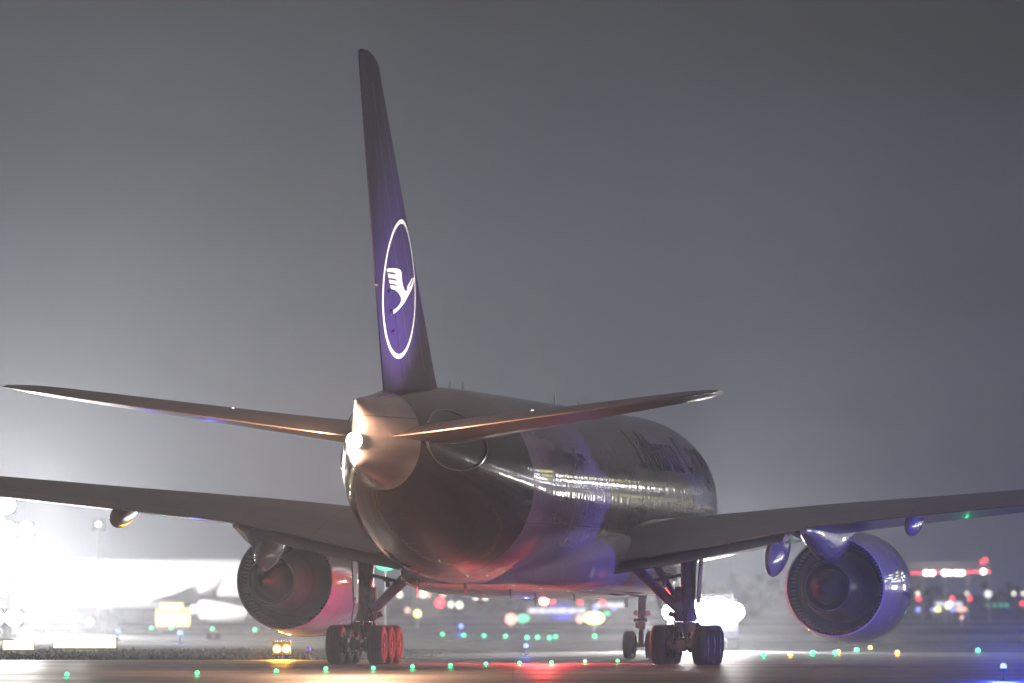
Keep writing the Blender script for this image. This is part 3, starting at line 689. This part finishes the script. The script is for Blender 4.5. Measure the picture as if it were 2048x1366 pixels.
spot((0, 0, .44), None, 2500, (.03, .08, 1), parent=pb2, r=.08, pt=True)
spot((0, .15, .4), (7.2, 57, 5.5), 25000, (.1, .1, 1), 34, pb2, .08, 1)
tag(pb2, 'dazzling blue edge lamp at the lower right, nearest of all lamps', 'taxiway light', 'blue taxiway edge lamps')
e = copy_tree(pb2); e.location = (31, 251, 0)
for c in list(e.children):
    if c.type == 'LIGHT': bpy.data.objects.remove(c)
spot((-.1, .1, .5), (-16, 9, 5.2), 18000, (.16, .13, 1), 62, e, .08, .7)
tag(e, 'blue edge lamp out of frame to the right, shining on the right engine', 'taxiway light', 'blue taxiway edge lamps')
e = copy_tree(pb2); e.location = (30, 214, 0)  # added unseen lamp, a purple fill that tints the lower flank
for c in list(e.children):
    if c.type == 'LIGHT': bpy.data.objects.remove(c)
spot((-.1, .1, .5), (-31, 33, 4.2), 10000, (.62, .2, .9), 34, e, .08, 1)
tag(e, 'added unseen edge lamp to the lower right, purple fill on the freighter flank', 'taxiway light', 'blue taxiway edge lamps')
for i, (x, D) in enumerate([(617, 286)]):   # unlit-looking dim one by the guard light
    e = copy_tree(pb); e.location = (P(x, 1310, D).x, D, 0)
    for c in list(e.children):
        if c.type == 'LIGHT': bpy.data.objects.remove(c)
    for c in e.children:
        if c.name.startswith('lens'):
            c.data = c.data.copy(); c.data.materials[0] = mat('dim_violet_glass', (.2, .12, .6), .3, emit=(.3, .2, .9), es=.35)
    tag(e, 'small dim violet edge lamp on a post right of the flashing orange pair', 'taxiway light', 'blue taxiway edge lamps')

# runway guard light: two amber discs in a yellow box on a stub post
gl = empty('runway_guard_light', (P(564, 1300, 283.5).x, 283.5, 0))
mb = MB(); mb.box((0, 0, .42), (.66, .24, .46)); mb.build('housing', M['yellow'], gl, smooth=False)
mb = MB(); mb.tube((0, 0, 0), (0, 0, .2), .04); mb.box((0, 0, .01), (.5, .3, .02)); mb.build('stand', LOW, gl)
for sx in (-.17, .17):
    mb = MB(); mb.lathe([(-.16, .13), (-.15, .11), (-.14, 0)], (sx, 0, .4), (0, 1, 0), 24); mb.build('lamp_disc', mat('amber_disc', (.2, .1, .02), .3, emit=(1, .75, .3), es=14), gl)
    mb = MB(); mb.lathe([(-.16, .15), (-.34, .15), (-.34, .16), (-.16, .16)], (sx, 0, .4), (0, 1, 0), 24); mb.build('hood', M['black'], gl)
    spot((sx, -.36, .4), (sx, -10, .5), 2500, (1, .42, .02), 80, gl, .1, .8)
mb = MB()
for k in range(6): mb.box((-.27 + k * .108, 0, .69), (.04, .18, .06))
mb.build('bird_spike', M['pale'] if 'pale' in M else M['rim'], gl, smooth=False)
tag(gl, 'pair of blazing orange warning lamps in a yellow box below the left engine', 'warning light')

# illuminated airfield signs
def sign(px0, px1, py0, py1, D, label, name='taxiway_sign', txt=None):
    x0, x1 = P(px0, 0, D).x, P(px1, 0, D).x; z1 = P(0, py0, D).z; z0 = max(.12, P(0, py1, D).z); e = empty(name, ((x0 + x1) / 2, D, 0)); wd = x1 - x0
    mb = MB(); mb.box((0, .1, (z0 + z1) / 2), (wd + .1, .2, z1 - z0 + .1)); mb.build('cabinet', M['gpaint'], e, smooth=False)
    mb = MB(); mb.box((0, -.01, (z0 + z1) / 2), (wd, .02, z1 - z0)); mb.build('lit_face', L['sign'], e, smooth=False)
    for sx in (-wd * .35, wd * .35):
        mb = MB(); mb.tube((sx, .1, -.01), (sx, .1, z0), .04); mb.build('leg', LOW, e)
    spot((0, -.3, (z0 + z1) / 2), (0, -10, .3), 900, (1, .85, .5), 140, e, .3, .8)
    tag(e, label, 'sign', 'lit signs at the left'); return e
sign(108, 232, 1277, 1304, 345, 'long overexposed yellow-white sign at the left beside the taxiway')
sign(7, 68, 1281, 1309, 330, 'short overexposed yellow-white sign at the far left edge')
bx = empty('equipment_box', (P(427, 0, 455).x, 455, 0))
mb = MB(); mb.box((0, 0, .22), (.8, .5, .36)); mb.box((0, 0, .42), (.86, .56, .04)); mb.build('cabinet', M['gpaint'], bx, smooth=False); mb = MB(); mb.box((0, -.26, .22), (.3, .02, .2)); mb.build('door', LOW, bx, smooth=False)
tag(bx, 'small dark cabinet in the grass left of the left engine', 'cabinet')

# ------------------------------------------------------------------ white airliner far left, washed out by floodlights
def airliner2():
    A = empty('white_airliner', P(330, 1214, 640)); A.location.z = 0; A.rotation_euler = (0, 0, R(-52))
    Wp = mat('airliner_white_paint', (.8, .8, .82), .3, coat=.6)
    F = [(0, 3.2, 3.0, .1), (.6, 4.1, 2.5, .9), (2, 5.0, 2.0, 1.5), (4.5, 5.8, 1.75, 1.95), (7, 5.9, 1.75, 2.0), (25, 5.9, 1.75, 2.0), (30, 5.85, 2.3, 1.6), (34, 5.6, 3.4, .9), (37, 5.2, 4.5, .25), (37.4, 5.0, 4.7, .1)]
    mb = MB(); rs = []
    for k in range(39):
        s = min(37.4, k); t, b, h = smooth_tab(F, s)
        rs.append([Vector((h * math.sin(2 * math.pi * q / 32), 16 - s, (t + b) / 2 + (t - b) / 2 * math.cos(2 * math.pi * q / 32))) for q in range(32)])
    mb.rings(rs); mb.build('fuselage', Wp, A, angle=60)
    mb = MB(); rs = []
    for z, le, te in ((5.2, 26.5, 35.5), (6, 28.6, 35.7), (7, 30.2, 36), (11.9, 34.6, 37.6)):
        rs.append([Vector((yt(x, .1) * (te - le) * sg, 16 - (le + (te - le) * x), z)) for sg, xs in ((1, XS), (-1, XS[::-1])) for x in xs])
    mb.rings(rs); mb.build('fin', Wp, A, angle=50)
    for side in (-1, 1):
        W2 = [(1.5, 11.5, 7.5, 2.6, 2.4, .9), (6, 15, 4.4, 3.1, 3.0, .55), (16.5, 22, 1.6, 4.2, 4.15, .2)]
        mb = MB(); mb.rings([[p - Vector((0, 15.8, 0)) for p in wing_ring(y, *smooth_tab(W2, y), side)] for y in (1.5, 3, 6, 9, 13, 16.5)]); mb.build('wing', M['fair'], A, angle=50)
        mb = MB(); mb.rings([[p - Vector((0, 15.8, 0)) for p in wing_ring(y, 32 + y * .55, 3.6 - y * .33, 5.0 + y * .1, 5.0 + y * .1, .3, side)] for y in (.3, 2, 4, 6.2)]); mb.build('tailplane', M['fair'], A, angle=50)
        mb = MB(); mb.lathe([(3.2, .8), (3.3, 1.0), (2, 1.12), (0, 1.0), (-.6, .8), (-.6, .55), (-1.6, .35), (-1.6, 0)], (side * 5.7, .3, 1.75), (0, 1, 0), 28); mb.build('engine', Wp, A, angle=40)
        mb = MB(); mb.tube((side * 3.8, -3, .5), (side * 3.8, -3, 2.4), .14)
        for sx in (-.25, .25): mb.lathe([(-.2, .3), (-.2, .55), (.2, .55), (.2, .3)], (side * 3.8 + sx, -3, .55), (1, 0, 0), 24)
        mb.build('main_gear', M['gear'], A)
    mb = MB(); mb.tube((0, 10.5, .4), (0, 10.5, 2), .1)
    for sx in (-.2, .2): mb.lathe([(-.12, .2), (-.12, .38), (.12, .38), (.12, .2)], (sx, 10.5, .38), (1, 0, 0), 20)
    mb.build('nose_gear', M['gear'], A)
    tag(A, 'white airliner at the far left bleached out by floodlights', 'airplane')
airliner2()

# floodlight towers
def tower(x, y, h, n, power, aim, label, ang=75, mast=True, key='white', r=.45, group='floodlight masts'):
    e = empty('floodlight_mast', (x, y, 0))
    mb = MB(); mb.tube((0, 0, -.1), (0, 0, h), .14, .08, 12); mb.box((0, 0, .15), (1, 1, .3)); mb.build('mast', M['rim'], e)
    mb = MB(); mb.box((0, 0, h), (n * 1.05, .15, .15)); mb.build('crossbar', M['gear'], e, smooth=False)
    for k in range(n):
        xx = (k - (n - 1) / 2) * 1.05
        mb = MB(); mb.box((xx, 0, h + .35), (.95, .3, .95)); mb.build('lamp_housing', M['gpaint'], e, smooth=False)
        mb = MB(); mb.lathe([(-.17, r), (-.18, 0)], (xx, 0, h + .35), (0, 1, 0), 20); mb.build('lamp_face', L[key], e)
    if power: spot((0, -.6, h + .3), aim, power, (1, .97, .92), ang, e, .5, .8)
    tag(e, label, 'floodlight', group); return e
TL = [(18, 1060, 470, 3, 60000), (60, 1175, 500, 5, 150000), (-40, 1010, 450, 4, 140000), (150, 1195, 520, 4, 62000), (10, 1235, 430, 2, 15000)]
labs = ['bright floodlight mast at the left edge, just under the freighter wing', 'low cluster of floodlights beside the white airliner tail', 'floodlight mast just off the left edge', 'glaring floodlights right of the white airliner tail', 'lowest glaring lamps above the short sign at the left edge']
for (x, y, D, n, pw), lb in zip(TL, labs):
    q = P(x, y, D); tower(q.x, D, q.z - .35, n, pw, (-q.x * .9, -D, 1 - q.z), lb)
# tall slim lamp mast seen against the glow
q = P(197, 1050, 560); tower(q.x, 560, q.z - .3, 1, 0, None, 'thin pale lamp mast standing between the white airliner and the flap fairing', group='lamp masts', r=.2, key='pale')
fl = tower(-52, 556, 16, 3, 0, None, 'floodlight mast out of frame to the left, shining on the white airliner')
spot((0, .8, 16.3), (26, 84, -12), 900000, (1, .98, .95), 70, fl, .5, .8)
# service truck with blazing headlights behind the right main gear
def truck():
    D = 345; e = empty('service_truck', (P(1409, 0, D).x, D, 0)); pt = mat('truck_grey_paint', (.25, .25, .26), .3, coat=.6)
    mb = MB(); mb.box((0, 1.0, 1.35), (3.0, 2.0, 1.5)); mb.box((0, .9, 2.3), (2.6, 1.5, .42)); mb.build('cab', pt, e, smooth=False)
    mb = MB(); mb.box((0, 5.0, 1.5), (3.0, 5.6, 1.6)); mb.build('cargo_box', pt, e, smooth=False)
    mb = MB(); mb.box((0, .12, 2.3), (2.4, .1, .3)); mb.build('windscreen', M['black'], e, smooth=False)
    mb = MB(); mb.box((0, -.1, .7), (3.0, .2, .3)); mb.build('bumper', M['gear'], e, smooth=False)
    for sx in (-1.3, 1.3):
        for yy in (.9, 6.5):
            mb = MB(); mb.lathe([(-.15, .25), (-.15, .45), (.15, .45), (.15, .25), (-.15, .25)], (sx, yy, .45), (1, 0, 0), 24); mb.build('wheel', M['tyre'], e)
    for sx, z, r, pw in ((-1.52, 1.7, .36, 34000), (-.2, 1.75, .52, 24000), (.62, 1.8, .58, 30000), (1.34, 1.7, .42, 16000)):
        mb = MB(); mb.lathe([(-.13, r), (-.15, 0)], (sx, 0, z), (0, 1, 0), 24); mb.build('headlight', L['white'], e)
        if pw: spot((sx, -.3, z), (sx * .3, -D, 1.9), pw, (1, .97, .93), 70, e, .25, .8)
    tag(e, 'service truck facing the viewer with dazzling white headlights behind the right main gear', 'truck')
truck()

# ------------------------------------------------------------------ far background
def woods():
    rnd = random.Random(11)
    mb = MB(); n = 900
    for k in range(n):
        x = rnd.uniform(-300, 330); y = rnd.uniform(1900, 2050); s = rnd.uniform(2.5, 5)
        hh = (5 + 1.5 * math.sin(x * .03) + 1.2 * math.sin(x * .11 + 1)) * (1.25 if x > 60 else .9)
        z = rnd.uniform(0, hh)
        for q in range(7):
            c = Vector((x + rnd.gauss(0, s * .5), y + rnd.gauss(0, s * .5), max(0, z + rnd.gauss(0, s * .3)))); a = Vector((rnd.gauss(0, 1), rnd.gauss(0, 1), rnd.gauss(0, 1))).normalized(); b = a.orthogonal().normalized(); d = a.cross(b); r = rnd.uniform(.8, 1.8); i0 = len(mb.v)
            mb.v += [c + b * r, c + d * r, c - b * r, c - d * r]; mb.face((i0, i0 + 1, i0 + 2, i0 + 3))
    o = mb.build('woods', mat('woods_foliage', (.035, .045, .03), .8, noise=.3, nscale=.2), smooth=False, clean=False)
    tag(o, 'dark line of far trees along the horizon', 'woods', kind='stuff')
    mb = MB(); rs = []
    for k in range(90):
        x = -700 + k * 16; hh = 5.5 + 1.8 * math.sin(k * .37) + 1.1 * math.sin(k * 1.3); rs.append([Vector((x, 2060, -.2)), Vector((x, 2090, hh * .8)), Vector((x, 2120, hh)), Vector((x, 2200, -.2))])
    mb.rings(rs, False, False); o = mb.build('hills', mat('woods_floor', (.03, .04, .028), .9, noise=.4, nscale=.1, bump=1, bscale=.5)); tag(o, kind='structure')
woods()
def ball_lamp(name, px, py, D, r, key, label, post=True, cat='lamp', group=None, sq=(1, 1, 1)):
    q = P(px, py, D); e = empty(name, (q.x, q.y, 0)); z = max(q.z, r + .05)
    mb = MB(); mb.ball((0, 0, z), r, 12, sq); mb.build('lens', L[key], e)
    mb = MB(); mb.tube((0, .1, -.05), (0, .1, z), .05, n=6); mb.build('post', LOW, e)
    tag(e, label, cat, group); return e
# right background
for i, x in enumerate((1835, 1934, 1976, 2027, 2046)):
    ball_lamp('street_lamp', x, 1187 if i != 2 else 1188, 1150, .3 if i != 2 else .5, 'pale', f'pale pole lamp at the far right below the red bar, {ORD[i]} from the left', group='pale pole lamps right of the right engine')
for i, (x, y) in enumerate(((1837, 1197), (1904, 1197), (1939, 1197), (2044, 1207))):
    ball_lamp('obstruction_lamp', x, y, 1000, .34, 'redfar', f'red lamp right of the right engine below the pale lamps, {ORD[i]} from the left', group='red lamps right of the right engine')
for i, (x, y, k, r, sx) in enumerate(((1836, 1219, 'bluefar', .3, 1), (1864, 1219, 'bluefar', .22, 1), (1875, 1219, 'yell', .28, 1.5), (1895, 1212, 'pale', .35, 1), (1900, 1208, 'pale', .35, 1), (1905, 1219, 'bluefar', .3, 1), (1922, 1218.5, 'pink', .32, 2.2), (1923, 1235, 'pink', .2, 1))):
    D = 900 if y < 1230 else 760
    ball_lamp('ground_lamp', x, y, D, r, k, f'{dict(bluefar="blue", yell="yellow", pale="cream", pink="pink")[k]} ground light far right, {ORD[i]} from the left of the mixed row', group='mixed ground lights right of the right engine', sq=(sx, 1, 1))
for i, x in enumerate((1976, 1989, 2001, 2013)):
    ball_lamp('ground_lamp', x, 1210.5, 1250, .22, 'greenfar', f'tiny green light at the far right horizon, {ORD[i]} of four', group='tiny green lights on the right horizon')
# red-and-white moving light trail above the right horizon, built as an added gantry
q0, q1 = P(1800, 1147, 900), P(1980, 1143, 900)
gt = empty('light_trail', ((q0.x + q1.x) / 2, 900, 0)); hw = (q1.x - q0.x) / 2
mb = MB()
for t in (-.98, -.5, 0, .5, .98): mb.tube((t * hw, 0, -.1), (t * hw, 0, q0.z + 1.0), .05, n=8)
for z in (-.15, 1.1): mb.tube((-hw, 0, q0.z + z), (hw, 0, q1.z + z), .05, n=6)
for k in range(40):
    x = -hw + 2 * hw * k / 40; mb.tube((x, 0, q0.z - .1), (x + hw / 20, 0, q0.z + 1.1), .03, n=5)
mb.build('trail_truss', mat('trail_pale_glow', (.55, .55, .5), .5, emit=(.7, .65, .6), es=.12), gt)  # pale glow put into the framework's colour for the hazy streak, no lamp
mb = MB()
for k in range(44):
    x = -hw + 2 * hw * (k + .5) / 44; mb.ball((x, -.2, q0.z + (q1.z - q0.z) * (k / 44) + .06 * math.sin(k * 1.1)), .13, 8, (1.5, 1, 1))
mb.build('red_trail_row', L['redfar'], gt)['kind'] = 'stuff'
for px in (1852, 1864, 1888, 1899, 1912, 1923, 1966):
    mb = MB(); mb.ball((P(px, 0, 900).x - (q0.x + q1.x) / 2, -.4, P(px, 1146 if px < 1950 else 1143, 900).z), .3, 12); mb.build('white_trail_dot', mat('white_far_glass', (.5, .5, .5), .4, emit=(1, .9, .85), es=9), gt)
for px, py in ((1964, 1124), (1970, 1120)):
    mb = MB(); mb.ball((P(px, 0, 900).x - (q0.x + q1.x) / 2, -.4, P(px, py, 900).z), .3, 12); mb.build('red_top_lamp', L['redfar'], gt)
mb = MB(); mb.tube((hw - .9, 0, q1.z + 1), (hw - .9, 0, P(0, 1118, 900).z), .04, n=6); mb.build('lamp_pole', LOW, gt)
tag(gt, 'moving red and white light trail built as a fixed bar above the horizon right of the right engine', 'lights')
# middle background (under the belly)
mid = [(846, 1188, 900, .45, 'pale'), (880, 1206, 800, .55, 'redfar'), (902, 1209, 1000, .4, 'pale'), (919, 1210, 1000, .45, 'pale'), (815, 1220.5, 800, .3, 'pink'), (835, 1227, 700, .36, 'yell'), (799, 1189, 950, .4, 'pale'), (857, 1190, 1000, .35, 'pink'),
       (886, 1189, 950, .4, 'pink'), (951, 1194, 1000, .35, 'pale'), (971, 1195, 1000, .35, 'pale'), (1022, 1238, 700, .55, 'pink'), (1046, 1237, 750, .42, 'greenfar'), (1160, 1238, 700, .4, 'pink'), (1188, 1236, 640, .55, 'yell'), (1205, 1205, 900, .4, 'redfar'), (1105, 1203, 900, .35, 'redfar'), (1160, 1204, 900, .35, 'redfar'), (1190, 1215, 900, .35, 'bluefar'), (1228, 1216, 900, .3, 'bluefar'), (1214, 1227, 800, .22, 'greenfar')]
nm = dict(bluefar="blue", yell="yellow", pale="cream", pink="pink", redfar="red", greenfar="green")
mid.sort(); cnt = {}
for x, y, D, r, k in mid:
    c = cnt.get(k, 0); cnt[k] = c + 1
    ball_lamp('ground_lamp', x, y, D, r, k, f'blurred {nm[k]} light below the freighter belly, {ORD[c]} {nm[k]} one from the left', group='blurred lights below the belly', sq=(1.6 if k in ('yell', 'greenfar') and x > 1000 else 1, 1, 1))
ball_lamp('ground_lamp', 180, 1244, 520, .3, 'pink', 'blurred cream light left of the lit yellow panel', group='blurred lights at the left')
for i, (x, y) in enumerate(((30, 1117), (95, 1115))):
    ball_lamp('obstruction_lamp', x, y, 610, .3, 'redfar', ('left' if i == 0 else 'right') + ' red lamp of the pair beside the white airliner fin', group='red lamps at the left')
q = P(772, 1133, 420); gs = ball_lamp('signal_lamp', 772, 1133, 420, .2, 'green', 'bright green lamp beside the top of the left main gear', sq=(2.6, 1, 1))
spot((0, -.4, q.z), (-q.x, -q.y, 1.9), 1500, GREEN, 12, gs, .1, .8)
# lit yellow vehicle / panel
D = 620; yv = empty('yellow_bus', (P(346, 0, D).x, D, 0)); z1 = P(0, 1212, D).z
mb = MB(); mb.box((0, .9, 1.1), (2.7, 1.6, 1.4)); mb.box((-.1, .9, 2.0), (1.8, 1.4, .5)); mb.build('body', M['yellow'], yv, smooth=False)
mb = MB(); mb.box((0, .07, .95), (2.6, .03, .75)); mb.build('lit_panel', L['signy'], yv, smooth=False)
mb = MB(); mb.box((-.1, .17, 1.98), (1.6, .03, .36)); mb.build('lit_roof_sign', L['signy'], yv, smooth=False)
for sx in (-.9, .9):
    mb = MB(); mb.lathe([(0, .15), (0, .35), (.25, .35), (.25, .15)], (sx, .2, .35), (0, 1, 0), 20); mb.build('wheel', M['tyre'], yv)
tag(yv, 'glowing yellow vehicle in the blur left of the left engine', 'vehicle')
# lit halls; those behind the belly are light streaks built as added halls
def hall(px0, px1, py0, py1, D, label, key='strip'):
    x0, x1 = P(px0, 0, D).x, P(px1, 0, D).x; za, zb = P(0, py1, D).z, P(0, py0, D).z; e = empty('lit_band', ((x0 + x1) / 2, D, 0)); wd = x1 - x0
    mb = MB(); mb.box((0, 6, zb / 2 + .4), (wd + 1, 12, zb + .8)); mb.build('wall', M['fair'], e, smooth=False)
    mb = MB(); mb.box((0, 6, zb + .95), (wd + 1.6, 12.6, .25)); mb.build('roof', M['gear'], e, smooth=False)
    n = max(3, int(wd / 1.2))
    for k in range(n):
        mb = MB(); mb.box((-wd / 2 + wd * (k + .5) / n, -.02, (za + zb) / 2), (wd / n * .88, .04, max(.3, zb - za))); mb.build('window', L[key], e, smooth=False)
    tag(e, label, 'building', 'long lit halls far away'); return e
hall(1056, 1172, 1217, 1226, 1100, 'blurred white light trail below the belly beacon, built as a low lit hall')
hall(1192, 1250, 1206, 1214, 1250, 'blurred white light trail just left of the nose gear, built as a lit hall')
hall(828, 878, 1152, 1166, 1300, 'white streak in the sky right of the left gear brace, built as a lit hall')  # added hall standing in for a pale streak in the sky
hall(1870, 1925, 1204, 1212, 1300, 'far beige hall behind the pale lamps at the right')
# cargo halls ahead to the right of the freighter, out of this frame, mirrored in its flank
def cargo_hall(x, y, w_, d_, h, rz, seed, label):
    rnd = random.Random(seed); e = empty('cargo_hall', (x, y, 0), rz)
    mb = MB(); mb.box((0, d_ / 2, h / 2), (w_, d_, h)); mb.build('wall', M['fair'], e, smooth=False)
    mb = MB(); mb.box((0, d_ / 2, h + .3), (w_ + 1, d_ + 1, .6)); mb.build('roof', M['gear'], e, smooth=False)
    nb = int(w_ / 6)
    for k in range(nb):
        xx = -w_ / 2 + w_ * (k + .5) / nb; lit = rnd.random()
        mb = MB(); mb.box((xx, -.03, 3), (w_ / nb * .7, .06, 5.2)); mb.build('door', L['dock'] if lit < .6 else M['rim'], e, smooth=False)
        mb = MB(); mb.box((xx, -.03, h - 2.2), (w_ / nb * .86, .06, 1.3)); mb.build('window', L['office'] if rnd.random() < .7 else M['black'], e, smooth=False)
    for k in range(0, nb, 2):
        mb = MB(); mb.box((-w_ / 2 + w_ * k / nb, -.5, h - .6), (.8, .5, .3)); mb.build('wall_lamp', L['dockb'], e, smooth=False)
    tag(e, label, 'building', 'cargo halls right of the picture')
L['dock'] = lampm('lit_doorway', (1, .95, .85), 12); L['office'] = lampm('lit_office_glass', (.85, .9, 1), 5); L['dockb'] = lampm('wall_lamp_glass', (1, .95, .85), 14)
cargo_hall(95, 430, 90, 40, 13, R(-62), 2, 'cargo hall with lit doors nearest the freighter nose')
cargo_hall(150, 540, 110, 50, 17, R(-35), 5, 'tall cargo hall with an office window band')
cargo_hall(300, 640, 120, 50, 15, R(-20), 9, 'cargo hall farthest to the right')

def reflection_block(x, y, w_, d_, h, rz, seed, label):  # added unseen block, lit windows give reflection patches on the flank
    rnd = random.Random(seed); e = empty('reflection_block', (x, y, 0), rz)
    mb = MB(); mb.box((0, d_ / 2, h / 2), (w_, d_, h)); mb.build('wall', M['fair'], e, smooth=False)
    mb = MB(); mb.box((0, d_ / 2, h + .3), (w_ + 1, d_ + 1, .6)); mb.build('roof', M['gear'], e, smooth=False)
    nb = int(w_ / 5)
    for f in range(int(h / 5)):
        for k in range(nb):
            if rnd.random() < .45: continue
            mb = MB(); mb.box((-w_ / 2 + w_ * (k + .5) / nb, -.03, 3 + f * 5), (4.2, .06, 2.6)); mb.build('window', L[rnd.choice(['office', 'dock', 'yell', 'office'])], e, smooth=False)
    tag(e, label, 'building')
reflection_block(118, 520, 60, 20, 32, R(-40), 4, 'added unseen office block, its scattered lit windows mirrored in the freighter flank')
# ------------------------------------------------------------------ haze
hz = MB(); hz.box((0, 1700, 44), (3600, 4400, 92)); hm = bpy.data.materials.new('haze_air'); hm.use_nodes = True; nt = hm.node_tree; nt.nodes.clear()
o_ = N(nt, 'ShaderNodeOutputMaterial'); v_ = N(nt, 'ShaderNodeVolumePrincipled'); v_.inputs['Color'].default_value = (.88, .92, 1, 1); v_.inputs['Density'].default_value = .00026; v_.inputs['Anisotropy'].default_value = .76
nt.links.new(v_.outputs[0], o_.inputs['Volume'])
ho = hz.build('haze', hm, smooth=False); tag(ho, 'thin night haze over the airfield', 'haze', kind='stuff')
